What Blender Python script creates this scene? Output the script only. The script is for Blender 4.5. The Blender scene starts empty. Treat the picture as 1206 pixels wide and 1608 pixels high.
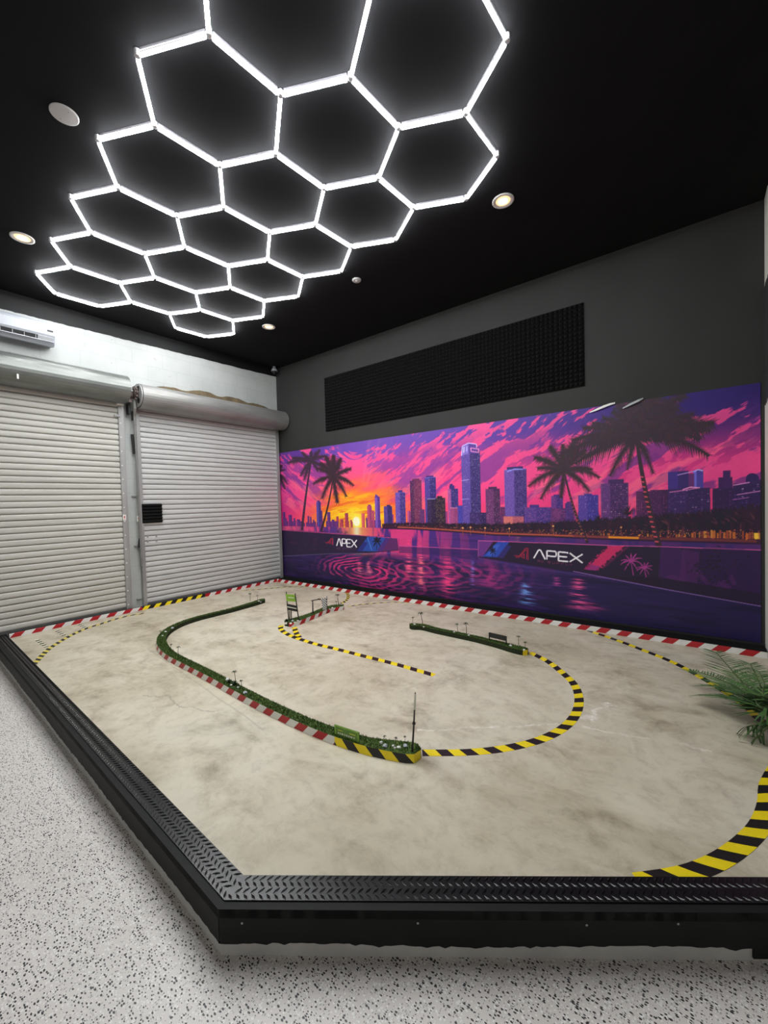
import bpy, math, random
import numpy as np
from mathutils import Vector, Matrix

random.seed(7)
RNG = np.random.default_rng(11)
PI = math.pi
SC = bpy.context.scene
COL = SC.collection

# ------------------------------------------------------------------ camera
F_PX, YAW, PITCH, ROLL, CAM_H = 640.827, -0.657958, -0.02675, -0.027108, 1.4
CF = Vector((math.sin(YAW)*math.cos(PITCH), math.cos(YAW)*math.cos(PITCH), math.sin(PITCH)))
_r = Vector((math.cos(YAW), -math.sin(YAW), 0)); _u = _r.cross(CF)
CR = math.cos(ROLL)*_r + math.sin(ROLL)*_u
CU = -math.sin(ROLL)*_r + math.cos(ROLL)*_u
CP = Vector((0, 0, CAM_H))
cam_data = bpy.data.cameras.new('camera')
cam_data.sensor_fit = 'VERTICAL'; cam_data.sensor_height = 24.0
cam_data.lens = 24.0*F_PX/1608.0
cam_data.clip_start = 0.05
cam = bpy.data.objects.new('camera', cam_data); COL.objects.link(cam)
cam.matrix_world = Matrix(((CR.x, CU.x, -CF.x, CP.x), (CR.y, CU.y, -CF.y, CP.y), (CR.z, CU.z, -CF.z, CP.z), (0, 0, 0, 1)))
SC.camera = cam

# ------------------------------------------------------------------ light and exposure
SC.view_settings.view_transform = 'Standard'
SC.view_settings.look = 'None'
SC.view_settings.gamma = 1.0
SC.view_settings.use_curve_mapping = False
SC.view_settings.exposure = 0.22
world = bpy.data.worlds.new('world'); SC.world = world; world.use_nodes = True
world.node_tree.nodes['Background'].inputs['Color'].default_value = (1.0, 0.98, 0.95, 1)
world.node_tree.nodes['Background'].inputs['Strength'].default_value = 0.6   # added ambient fill, let in where the back wall is left off
TUBE_EMISSION = 88.0
DOWNLIGHT_EMISSION = 1.0

# room numbers (metres; z = 0 is the raised track floor)
WX, WY = -6.1516, 4.8203          # shutter wall face, mural wall face
CEIL = 3.876
LOW = -0.135                      # flake floor
def ray(px, py):
    return CR*((px-603)/F_PX) - CU*((py-804)/F_PX) + CF
def at(px, py, axis, val):        # world point where the sight line of a measured pixel meets a plane of the room
    d = ray(px, py); return CP + d*((val-CP[axis])/d[axis])
def fl(px, py, z=0.0): return at(px, py, 2, z)
def proj(p):
    v = Vector(p)-CP; d = v.dot(CF)
    return 603+F_PX*v.dot(CR)/d, 804-F_PX*v.dot(CU)/d

# ------------------------------------------------------------------ materials
def lin(c):
    return tuple((x/12.92 if x <= .04045 else ((x+.055)/1.055)**2.4) for x in (v/255 for v in c))
def mat(name, rgb=(.5, .5, .5), rough=.6, metal=0.0, spec=.5):
    m = bpy.data.materials.new(name); m.use_nodes = True
    b = m.node_tree.nodes['Principled BSDF']
    b.inputs['Base Color'].default_value = (*rgb, 1); b.inputs['Roughness'].default_value = rough
    b.inputs['Metallic'].default_value = metal; b.inputs['Specular IOR Level'].default_value = spec
    return m
class NT:
    def __init__(s, m): s.m = m; s.t = m.node_tree; s.b = s.t.nodes['Principled BSDF']
    def n(s, typ, **kw):
        nd = s.t.nodes.new(typ)
        for k, v in kw.items():
            if k.startswith('i_'):
                key = k[2:]; key = int(key) if key.isdigit() else key
                nd.inputs[key].default_value = v
            else: setattr(nd, k, v)
        return nd
    def l(s, a, b): s.t.links.new(a, b)
    def pos(s): return s.n('ShaderNodeNewGeometry').outputs['Position']
    def math(s, op, a, b=None, clamp=False):
        nd = s.n('ShaderNodeMath', operation=op); nd.use_clamp = clamp
        for i, v in enumerate((a, b)):
            if v is None: continue
            if isinstance(v, (int, float)): nd.inputs[i].default_value = v
            else: s.l(v, nd.inputs[i])
        return nd.outputs[0]
    def noise(s, vec, scale, detail=4, rough=.55, dist=0.0):
        nd = s.n('ShaderNodeTexNoise'); nd.inputs['Scale'].default_value = scale; nd.inputs['Detail'].default_value = detail
        nd.inputs['Roughness'].default_value = rough; nd.inputs['Distortion'].default_value = dist
        s.l(vec, nd.inputs['Vector']); return nd.outputs['Fac']
    def ramp(s, fac, stops, interp='LINEAR'):
        nd = s.n('ShaderNodeValToRGB'); cr = nd.color_ramp; cr.interpolation = interp
        while len(cr.elements) < len(stops): cr.elements.new(.5)
        for e, (p, c) in zip(cr.elements, stops): e.position = p; e.color = (*c, 1) if len(c) == 3 else c
        s.l(fac, nd.inputs['Fac']); return nd.outputs['Color']
    def mix(s, fac, a, b, mode='MIX'):
        nd = s.n('ShaderNodeMix', data_type='RGBA', blend_type=mode)
        for i, v in ((0, fac), (6, a), (7, b)):
            if isinstance(v, (int, float)): nd.inputs[i].default_value = v
            elif isinstance(v, tuple): nd.inputs[i].default_value = (*v, 1)
            else: s.l(v, nd.inputs[i])
        return nd.outputs[2]
    def bump(s, h, strength=.3, dist=.01):
        nd = s.n('ShaderNodeBump'); nd.inputs['Strength'].default_value = strength; nd.inputs['Distance'].default_value = dist
        s.l(h, nd.inputs['Height']); s.l(nd.outputs['Normal'], s.b.inputs['Normal'])
    def color(s, c): s.l(c, s.b.inputs['Base Color'])
    def sep(s, v):
        nd = s.n('ShaderNodeSeparateXYZ'); s.l(v, nd.inputs[0]); return nd.outputs
    def scale(s, v, xyz):
        nd = s.n('ShaderNodeMapping'); nd.inputs['Scale'].default_value = xyz; s.l(v, nd.inputs[0]); return nd.outputs[0]

def noisy(name, c1, c2, scale, rough=.6, metal=0.0, bump=0.0, spec=.5, detail=4):
    m = mat(name, c1, rough, metal, spec); t = NT(m); p = t.pos(); f = t.noise(p, scale, detail)
    t.color(t.ramp(f, [(.3, c1), (.7, c2)]))
    if bump: t.bump(f, bump, .004)
    return m
M = {}
# polished stained concrete of the track
m = M['concrete'] = mat('stained_concrete', rough=.5, spec=.3); t = NT(m); p = t.pos()
warp = t.n('ShaderNodeTexNoise'); warp.inputs['Scale'].default_value = 1.3; warp.inputs['Detail'].default_value = 3; t.l(p, warp.inputs['Vector'])
pv = t.n('ShaderNodeVectorMath', operation='MULTIPLY_ADD'); t.l(warp.outputs['Color'], pv.inputs[0]); pv.inputs[1].default_value = (.32, .32, .32); t.l(p, pv.inputs[2])
w = pv.outputs[0]
c = t.ramp(t.noise(w, 1.1, 6, .6), [(.25, (.44, .388, .283)), (.42, (.56, .508, .385)), (.58, (.65, .602, .478)), (.75, (.59, .566, .472))])
c2 = t.ramp(t.noise(t.scale(w, (1.0, 1.3, 1)), 3.4, 8, .66, .25), [(.30, (.58, .555, .52)), (.43, (.88, .865, .84)), (.53, (1, 1, 1))])
c = t.mix(1.0, c, c2, 'MULTIPLY')
c3 = t.ramp(t.noise(w, 13, 6, .7, .2), [(.32, (.80, .78, .75)), (.5, (1, 1, 1)), (.75, (1.06, 1.05, 1.02))])
c = t.mix(.8, c, c3, 'MULTIPLY')
x, y, z = t.sep(p)
wob = t.math('MULTIPLY', t.math('SUBTRACT', t.noise(p, 3.0, 6, .7), .5), .35)
def crack(x, y, a, b, half, wob, soft=.5):
    L = math.hypot(b[0]-a[0], b[1]-a[1]); d = ((b[0]-a[0])/L, (b[1]-a[1])/L)
    u = t.math('ADD', t.math('MULTIPLY', t.math('SUBTRACT', x, a[0]), d[0]), t.math('MULTIPLY', t.math('SUBTRACT', y, a[1]), d[1]))
    v = t.math('ADD', t.math('MULTIPLY', t.math('SUBTRACT', x, a[0]), -d[1]), t.math('MULTIPLY', t.math('SUBTRACT', y, a[1]), d[0]))
    v = t.math('ABSOLUTE', t.math('ADD', v, wob))
    k = t.math('SUBTRACT', 1.0, t.math('DIVIDE', v, half), True)
    e = t.math('MULTIPLY', t.math('GREATER_THAN', u, 0.0), t.math('LESS_THAN', u, L))
    return t.math('MULTIPLY', t.math('MULTIPLY', k, e), soft)
k1, k2, k3, k4, k5 = fl(655, 1147), fl(895, 1136), fl(962, 1106), fl(905, 1137), fl(1120, 1184)
pale = t.math('MAXIMUM', crack(x, y, k1[:2], k2[:2], .013, t.math('MULTIPLY', wob, .5)), crack(x, y, k2[:2], k3[:2], .020, wob, .7))
pale = t.math('MAXIMUM', pale, crack(x, y, k4[:2], k5[:2], .016, t.math('MULTIPLY', wob, .7), .5))
patch = t.ramp(t.noise(p, 14, 3), [(.4, (0, 0, 0)), (.6, (1, 1, 1))])
c = t.mix(t.math('MULTIPLY', t.math('MULTIPLY', pale, 1.5, True), patch), c, (.88, .85, .78))
wob2 = t.math('MULTIPLY', wob, .12)
dark = t.math('MAXIMUM', crack(x, y, (-4.35, 1.72), (-2.15, 1.50), .010, wob2, .35), crack(x, y, (-3.3, 1.28), (-2.6, 1.45), .010, wob, .6))
c = t.mix(dark, c, (.22, .20, .17)); t.color(c)
t.l(t.ramp(t.noise(p, 6, 4), [(.3, (.36,)*3), (.7, (.56,)*3)]), t.b.inputs['Roughness'])
t.bump(t.noise(p, 40, 4), .06, .003)
# epoxy flake floor
m = M['flake'] = mat('epoxy_flake', rough=.38, spec=.45); t = NT(m); p = t.pos()
def flakes(t, p, scale, thr, rnd, stretch, off):
    mp = t.n('ShaderNodeMapping'); mp.inputs['Scale'].default_value = stretch; mp.inputs['Location'].default_value = off; t.l(p, mp.inputs[0])
    jit = t.n('ShaderNodeTexNoise'); jit.inputs['Scale'].default_value = 60; t.l(p, jit.inputs['Vector'])
    ad = t.n('ShaderNodeVectorMath', operation='MULTIPLY_ADD'); t.l(jit.outputs['Color'], ad.inputs[0]); ad.inputs[1].default_value = (.008, .008, 0); t.l(mp.outputs[0], ad.inputs[2])
    v = t.n('ShaderNodeTexVoronoi', voronoi_dimensions='2D'); v.inputs['Scale'].default_value = scale; t.l(ad.outputs[0], v.inputs['Vector'])
    s = t.sep(v.outputs['Color'])
    size = t.math('MULTIPLY', t.math('ADD', t.math('MULTIPLY', s[1], .65), .35), thr)
    return t.math('MULTIPLY', t.math('LESS_THAN', v.outputs['Distance'], size), t.math('LESS_THAN', s[0], rnd))
dens = t.ramp(t.noise(p, 1.6, 3), [(.35, (.25,)*3), (.65, (.85,)*3)])
c = t.ramp(t.noise(p, 1.2, 3), [(.3, (.63, .585, .55)), (.7, (.72, .68, .648))])
c = t.mix(t.math('MULTIPLY', flakes(t, p, 95, .42, .45, (1, 1.3, 1), (3, 1, 0)), .75), c, (.88, .87, .84))
c = t.mix(t.math('MULTIPLY', flakes(t, p, 120, .42, .26, (1.3, 1, 1), (7, 2, 0)), .8), c, (.30, .29, .28))
c = t.mix(flakes(t, p, 84, .44, .36, (1, 1.7, 1), (0, 0, 0)), c, (.014, .015, .016))
t.color(c)
M['slab'] = noisy('slab_side_paint', (.36, .35, .33), (.46, .45, .42), 6, .6)
M['ceil'] = noisy('black_ceiling_paint', (.0095, .0095, .0106), (.0115, .0115, .0128), 3, .85, spec=.1)
M['wallblack'] = noisy('charcoal_wall_paint', (.026, .026, .0255), (.032, .0315, .031), 2, .7, spec=.3, bump=.05)
m = M['wallwhite'] = mat('white_block_paint', rough=.6, spec=.3); t = NT(m); p = t.pos(); s = t.sep(p)
cmb = t.n('ShaderNodeCombineXYZ'); t.l(s[1], cmb.inputs[0]); t.l(s[2], cmb.inputs[1])
br = t.n('ShaderNodeTexBrick'); br.inputs['Scale'].default_value = 1.0; br.inputs['Brick Width'].default_value = .4; br.inputs['Row Height'].default_value = .2
br.inputs['Mortar Size'].default_value = .006; br.inputs['Color1'].default_value = (1, 1, 1, 1); br.inputs['Color2'].default_value = (1, 1, 1, 1); br.inputs['Mortar'].default_value = (.93, .93, .93, 1)
t.l(cmb.outputs[0], br.inputs['Vector'])
c = t.ramp(t.noise(p, 2.5, 5), [(.3, (.38, .40, .39)), (.7, (.455, .47, .46))])
c = t.mix(1.0, c, br.outputs['Color'], 'MULTIPLY')
sp = t.ramp(t.noise(t.scale(p, (1, 1, 1.4)), 9, 2), [(.705, (0, 0, 0)), (.72, (1, 1, 1))])
c = t.mix(t.math('MULTIPLY', sp, .6), c, (.33, .33, .32))
# the black ceiling paint is cut in down to about z = 3.69 with a rough brush edge
edge = t.math('ADD', t.math('MULTIPLY', s[1], .021), t.math('MULTIPLY', t.noise(p, 9, 4), .03))
c = t.mix(t.math('GREATER_THAN', s[2], t.math('ADD', edge, 3.618)), c, (.0045, .0045, .005))
t.color(c); t.bump(t.noise(p, 25, 4), .15, .004)
m = M['pier'] = mat('white_pier_paint', rough=.6); t = NT(m); p = t.pos(); s = t.sep(p)
nz = t.math('MULTIPLY', t.noise(p, 12, 3), .16)
zz = t.math('ADD', s[2], nz)
k = t.math('MULTIPLY', t.math('GREATER_THAN', zz, 2.22), t.math('LESS_THAN', zz, 3.22))
t.color(t.mix(k, (.70, .68, .62), (.03, .03, .03)))
M['white'] = noisy('plain_white_paint', (.68, .68, .66), (.74, .74, .72), 2, .6)
M['timber'] = noisy('black_painted_timber', (.0075, .008, .0078), (.012, .0125, .012), 8, .6, bump=.08, spec=.2)
M['timber_top'] = M['timber']
M['plate'] = noisy('black_tread_plate', (.0055, .0055, .0062), (.0095, .0095, .0108), 20, .24, bump=.04, spec=.42)
M['screw'] = mat('screw_steel', (.35, .35, .33), .45, .8)
M['hole'] = mat('screw_hole', (.004, .004, .004), .9)
def streaked(name, c1, c2, c3, rough, metal, axis_scale, scale=3.0):
    m = mat(name, c1, rough, metal); t = NT(m); p = t.pos()
    f = t.noise(t.scale(p, axis_scale), scale, 5, .6)
    t.color(t.ramp(f, [(.28, c3), (.45, c1), (.7, c2)])); return m
M['slat_left'] = streaked('cream_shutter_paint', (.525, .52, .475), (.58, .575, .53), (.44, .435, .395), .45, 0, (1, .35, 5))
M['slat_right'] = streaked('pale_grey_shutter_paint', (.535, .545, .535), (.59, .60, .59), (.46, .47, .46), .45, 0, (1, .35, 5))
M['galv'] = streaked('galvanised_steel', (.16, .17, .16), (.22, .23, .215), (.125, .135, .125), .38, .55, (1, .6, 3))
M['galv2'] = streaked('dull_galvanised_steel', (.24, .238, .228), (.30, .297, .285), (.19, .188, .18), .42, .4, (1, .6, 3))
M['rail'] = streaked('guide_rail_steel', (.34, .34, .335), (.42, .42, .41), (.26, .26, .26), .45, .3, (1, 3, .5))
M['rubber'] = mat('black_rubber', (.014, .014, .015), .6)
M['darkbar'] = noisy('dark_bottom_bar', (.07, .075, .07), (.12, .12, .115), 6, .6)
M['rust'] = noisy('greasy_rusty_gear_steel', (.05, .028, .026), (.16, .13, .12), 25, .55, .4)
M['board'] = noisy('torn_brown_backing_board', (.085, .062, .032), (.17, .125, .07), 9, .85, bump=.3)
M['torn'] = noisy('torn_white_edge', (.62, .58, .50), (.75, .73, .68), 9, .8)
M['acwhite'] = mat('white_plastic', (.37, .39, .43), .34)
M['acgrey'] = mat('grey_plastic', (.35, .36, .37), .4)
M['acdark'] = mat('dark_vent', (.02, .02, .022), .6)
M['paper'] = mat('white_sticker', (.80, .79, .76), .6)
M['redink'] = mat('red_ink', lin((190, 50, 55)), .6)
M['foam'] = noisy('black_acoustic_foam', (.0075, .0075, .0075), (.0105, .0105, .0105), 40, .95, spec=.1)
M['ringwhite'] = mat('white_trim_ring', (.70, .68, .66), .45)
M['detector'] = mat('off_white_plastic', (.50, .49, .49), .5)
M['camblack'] = mat('smoked_dome', (.012, .012, .014), .12)
def emit(name, col, s):
    m = mat(name, (.9, .9, .9), .5); b = m.node_tree.nodes['Principled BSDF']
    b.inputs['Emission Color'].default_value = (*col, 1); b.inputs['Emission Strength'].default_value = s; return m
M['tube'] = emit('led_diffuser', (.97, .99, 1.0), TUBE_EMISSION)
M['tube_edge'] = emit('led_diffuser_edge', (.97, .99, 1.0), TUBE_EMISSION*.55)
M['tube_side'] = emit('led_tube_side', (.93, .92, 1.0), .42)
M['bulb'] = emit('warm_led_lens', (1.0, .60, .24), DOWNLIGHT_EMISSION)
M['bulbcore'] = emit('warm_led_core', (1.0, .80, .50), DOWNLIGHT_EMISSION*2.2)
M['housing'] = mat('tube_housing_grey', (.32, .31, .34), .45)
M['connector'] = mat('clear_grey_connector', (.55, .55, .58), .35)
def stripes(name, ca, cb, period, skew):     # colours alternate along the strip (U in metres), cut on a slant
    m = mat(name, ca, .42, 0, .4); t = NT(m); uv = t.n('ShaderNodeUVMap'); s = t.sep(uv.outputs[0])
    u = t.math('DIVIDE', t.math('ADD', s[0], t.math('MULTIPLY', s[1], skew)), period)
    f = t.math('GREATER_THAN', t.math('FRACT', u), .5)
    d = t.ramp(t.noise(t.pos(), 18, 4), [(.3, (.90,)*3), (.7, (1,)*3)])
    t.color(t.mix(1.0, t.mix(f, ca, cb), d, 'MULTIPLY')); return m
RED, WHT, YEL, BLK = (.42, .010, .016), (.74, .73, .69), (.92, .72, .010), (.012, .011, .011)
M['rw'] = stripes('red_white_tape', RED, WHT, .185, -1.0)
M['rw2'] = stripes('red_white_tape_fine', RED, WHT, .16, -1.0)
M['yb'] = stripes('yellow_black_tape', YEL, BLK, .15, -1.0)
M['yb_wide'] = stripes('yellow_black_tape_wide', YEL, BLK, .150, 1.0)
M['yb_curve'] = stripes('yellow_black_tape_curve', YEL, BLK, .135, .55)
M['yb_fine'] = stripes('yellow_black_tape_fine', (.72, .60, .10), BLK, .10, -1.0)
M['dots'] = stripes('dotted_tape', (.84, .80, .60), (.02, .02, .02), .085, 0.0)
m = M['turf'] = mat('artificial_turf', rough=.85, spec=.2); t = NT(m); p = t.pos()
t.color(t.ramp(t.noise(p, 60, 4), [(.3, (.032, .062, .013)), (.52, (.068, .115, .026)), (.72, (.125, .175, .05))]))
M['turfside'] = noisy('dark_green_turf_edge', (.016, .022, .012), (.034, .045, .022), 60, .9, spec=.1)
M['leaf'] = noisy('mini_palm_leaf', (.015, .028, .012), (.035, .055, .022), 80, .7)
M['trunk'] = noisy('mini_palm_trunk', (.035, .026, .018), (.07, .05, .034), 120, .8)
M['stone'] = noisy('white_pebble', (.62, .62, .58), (.80, .79, .75), 60, .6)
M['stoneblue'] = noisy('blue_grey_pebble', (.34, .38, .42), (.50, .53, .56), 60, .6)
M['bush'] = noisy('dark_bush', (.012, .03, .012), (.03, .06, .02), 90, .8)
M['post'] = mat('black_post', (.010, .010, .010), .5)
M['lime'] = noisy('lime_green_print', (.22, .42, .03), (.30, .52, .05), 30, .6)
M['green'] = noisy('grass_green_print', (.10, .22, .035), (.14, .29, .05), 30, .6)
M['signblack'] = noisy('black_sign_print', (.010, .011, .010), (.02, .021, .019), 30, .6)
M['cream'] = mat('cream_print', (.70, .70, .60), .6)
M['yellowprint'] = mat('yellow_print', (.60, .62, .06), .6)
m = M['checker'] = mat('checkered_cloth', rough=.7); t = NT(m); uv = t.n('ShaderNodeUVMap')
ck = t.n('ShaderNodeTexChecker'); ck.inputs['Scale'].default_value = 1.0; ck.inputs['Color1'].default_value = (.012, .012, .012, 1); ck.inputs['Color2'].default_value = (.75, .74, .72, 1)
t.l(uv.outputs[0], ck.inputs['Vector']); t.color(ck.outputs['Color'])
m = M['frond'] = mat('palm_frond', rough=.5); t = NT(m); p = t.pos()
t.color(t.ramp(t.noise(p, 5, 3), [(.3, (.045, .092, .042)), (.55, (.08, .18, .052)), (.75, (.14, .27, .07))]))
M['rachis'] = noisy('palm_rachis', (.06, .10, .035), (.10, .15, .05), 8, .5)
M['pot'] = noisy('dark_plant_pot', (.02, .02, .02), (.035, .034, .033), 6, .5)
M['soil'] = noisy('soil', (.02, .014, .01), (.05, .035, .025), 30, .95)

# ------------------------------------------------------------------ mesh helpers
class MB:
    def __init__(s): s.v = []; s.f = []; s.m = []; s.uv = []
    def add(s, vs, fs, mi=0, uv=None):
        o = len(s.v); s.v += [tuple(q) for q in vs]
        for k, fc in enumerate(fs):
            s.f.append([o+i for i in fc]); s.m.append(mi)
            s.uv.append([uv[i] for i in fc] if uv else [(0, 0)]*len(fc))
        return s
    def box(s, lo, hi, mi=0, mtx=None):
        x0, y0, z0 = lo; x1, y1, z1 = hi
        vs = [Vector(q) for q in ((x0, y0, z0), (x1, y0, z0), (x1, y1, z0), (x0, y1, z0), (x0, y0, z1), (x1, y0, z1), (x1, y1, z1), (x0, y1, z1))]
        if mtx: vs = [mtx @ q for q in vs]
        return s.add(vs, [(3, 2, 1, 0), (4, 5, 6, 7), (0, 1, 5, 4), (1, 2, 6, 5), (2, 3, 7, 6), (3, 0, 4, 7)], mi)
    def tube(s, a, b, r0, r1=None, n=10, mi=0, cap=True):
        return s.path([a, b], [r0, r0 if r1 is None else r1], n, mi, cap)
    def path(s, pts, rs, n=8, mi=0, cap=True):
        pts = [Vector(q) for q in pts]
        if not hasattr(rs, '__len__'): rs = [rs]*len(pts)
        vs = []; prev = None
        for i, q in enumerate(pts):
            d = (pts[min(i+1, len(pts)-1)]-pts[max(i-1, 0)]).normalized()
            if prev is None:
                ref = Vector((0, 0, 1)) if abs(d.z) < .9 else Vector((1, 0, 0)); e = d.cross(ref).normalized()
            else: e = (prev-d*prev.dot(d)).normalized()
            prev = e; g = d.cross(e)
            vs += [q+e*(rs[i]*math.cos(2*PI*k/n))+g*(rs[i]*math.sin(2*PI*k/n)) for k in range(n)]
        fs = [(i*n+k, i*n+(k+1) % n, (i+1)*n+(k+1) % n, (i+1)*n+k) for i in range(len(pts)-1) for k in range(n)]
        if cap: fs += [tuple(reversed(range(n))), tuple((len(pts)-1)*n+k for k in range(n))]
        return s.add(vs, fs, mi)
    def lathe(s, prof, c=(0, 0, 0), n=24, mi=0, axis='Z'):
        c = Vector(c); vs = []
        for r, z in prof:
            for k in range(n):
                a = 2*PI*k/n; q = Vector((r*math.cos(a), r*math.sin(a), z))
                if axis == 'Y': q = Vector((q.x, q.z, q.y))
                if axis == 'X': q = Vector((q.z, q.x, q.y))
                vs.append(c+q)
        fs = [(i*n+k, i*n+(k+1) % n, (i+1)*n+(k+1) % n, (i+1)*n+k) for i in range(len(prof)-1) for k in range(n)]
        fs += [tuple(reversed(range(n))), tuple((len(prof)-1)*n+k for k in range(n))]
        return s.add(vs, fs, mi)
    def prism(s, poly, z0, z1, mi=0):            # flat outline in XY, counterclockwise
        n = len(poly); vs = [(x, y, z0) for x, y in poly]+[(x, y, z1) for x, y in poly]
        return s.add(vs, [tuple(reversed(range(n))), tuple(range(n, 2*n))]+[(i, (i+1) % n, n+(i+1) % n, n+i) for i in range(n)], mi)
    def build(s, name, mats, parent=None, smooth=False, recalc=True):
        me = bpy.data.meshes.new(name); me.from_pydata(s.v, [], s.f)
        mats = mats if isinstance(mats, (list, tuple)) else [mats]
        for q in mats: me.materials.append(q)
        me.polygons.foreach_set('material_index', s.m)
        if any(any(c != (0, 0) for c in u) for u in s.uv):
            uvl = me.uv_layers.new(name='UVMap'); flat = [c for u in s.uv for xy in u for c in xy]; uvl.data.foreach_set('uv', flat)
        if smooth: me.polygons.foreach_set('use_smooth', [True]*len(s.f))
        me.update()
        o = bpy.data.objects.new(name, me); COL.objects.link(o)
        if recalc:
            import bmesh
            bm = bmesh.new(); bm.from_mesh(me); bmesh.ops.recalc_face_normals(bm, faces=bm.faces); bm.to_mesh(me); bm.free()
        if parent:
            o.parent = parent; o.matrix_parent_inverse = Matrix.Translation(-parent.location)
        return o
def bevel(o, w=.003, seg=2):
    md = o.modifiers.new('bevel', 'BEVEL'); md.width = w; md.segments = seg; md.limit_method = 'ANGLE'; return o
def tag(o, label=None, cat=None, group=None, kind=None):
    if label: o['label'] = label
    if cat: o['category'] = cat
    if group: o['group'] = group
    if kind: o['kind'] = kind
    return o
def thing(name, label, cat, loc=(0, 0, 0), group=None, kind=None):
    o = bpy.data.objects.new(name, None); COL.objects.link(o); o.location = loc; o.empty_display_size = .05
    return tag(o, label, cat, group, kind)
def copy_thing(root, label, loc, rotz=0.0, scale=1.0, group=None):
    r = root.copy(); COL.objects.link(r); r.location = loc; r.rotation_euler = (0, 0, rotz); r.scale = (scale,)*3
    r['label'] = label
    if group: r['group'] = group
    for ch in list(root.children):
        c = ch.copy(); COL.objects.link(c); c.parent = r
        for g in list(ch.children):
            d = g.copy(); COL.objects.link(d); d.parent = c
    return r
def catmull(pts, step=.03):
    P = [Vector(q) for q in pts]; out = []
    for i in range(len(P)-1):
        a, b, c, d = P[max(i-1, 0)], P[i], P[i+1], P[min(i+2, len(P)-1)]
        n = max(1, int((c-b).length/step))
        for k in range(n):
            u = k/n; out.append(.5*((2*b)+(c-a)*u+(2*a-5*b+4*c-d)*u*u+(3*b-a-3*c+d)*u**3))
    out.append(P[-1]); return out
def frame2d(pts):
    T = []
    for i in range(len(pts)):
        d = pts[min(i+1, len(pts)-1)]-pts[max(i-1, 0)]; d = Vector((d.x, d.y, 0)).normalized(); T.append(d)
    return T

# ------------------------------------------------------------------ the room
def struct(o, label=None): return tag(o, label, None, None, 'structure')
P0, P1, P2 = Vector((-1.300, .706, 0)), Vector((.171, 1.766, 0)), Vector((-6.15, .856, 0))     # outer corner line of the platform edge
DF = (P1-P0).normalized(); P3 = P0+DF*3.35                                                   # front edge runs on past the frame
EAST = 3.2
b = MB(); b.box((-6.4, -4.5, LOW-.1), (EAST+.2, 5.0, LOW)); struct(b.build('floor', M['flake']), 'pale epoxy floor with black and white flakes')
# raised concrete slab of the track
inner = .03
NL = Vector((-(P2-P0).normalized().y, (P2-P0).normalized().x, 0))
poly = [(P0.x, P0.y), (P3.x, P3.y), (EAST, P3.y), (EAST, WY), (WX, WY), (P2.x, P2.y)]
b = MB(); n = len(poly)
b.add([(x, y, LOW) for x, y in poly]+[(x, y, 0) for x, y in poly], [tuple(range(n, 2*n))], 0)
b.add([(x, y, LOW) for x, y in poly]+[(x, y, 0) for x, y in poly], [(i, (i+1) % n, n+(i+1) % n, n+i) for i in range(n)], 1)
struct(b.build('floor', [M['concrete'], M['slab']]), 'raised beige stained concrete track floor')
b = MB(); b.box((-6.4, -4.5, CEIL), (EAST+.2, 5.0, CEIL+.1)); struct(b.build('ceiling', M['ceil']), 'matt black ceiling')
b = MB(); b.box((WX-.2, -4.5, LOW), (WX, 5.0, CEIL)); struct(b.build('wall_left', M['wallwhite']), 'white block wall above the two roller shutters')
b = MB(); b.box((WX, WY, LOW), (EAST+.2, WY+.2, CEIL)); struct(b.build('wall_back', M['wallblack']), 'charcoal wall behind the sunset mural')
b = MB(); b.box((EAST, -4.5, LOW), (EAST+.2, WY, CEIL)); struct(b.build('wall_right', M['white']))
b = MB(); b.box((.452, 4.62, 0), (.85, WY, CEIL)); struct(b.build('wall_right', M['pier']), 'white pier at the right end of the mural')
b = MB(); b.box((-6.02, WY-.012, 0.001), (.452, WY, .062)); struct(b.build('baseboard_back', M['rubber']), 'black baseboard strip under the mural')

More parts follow.
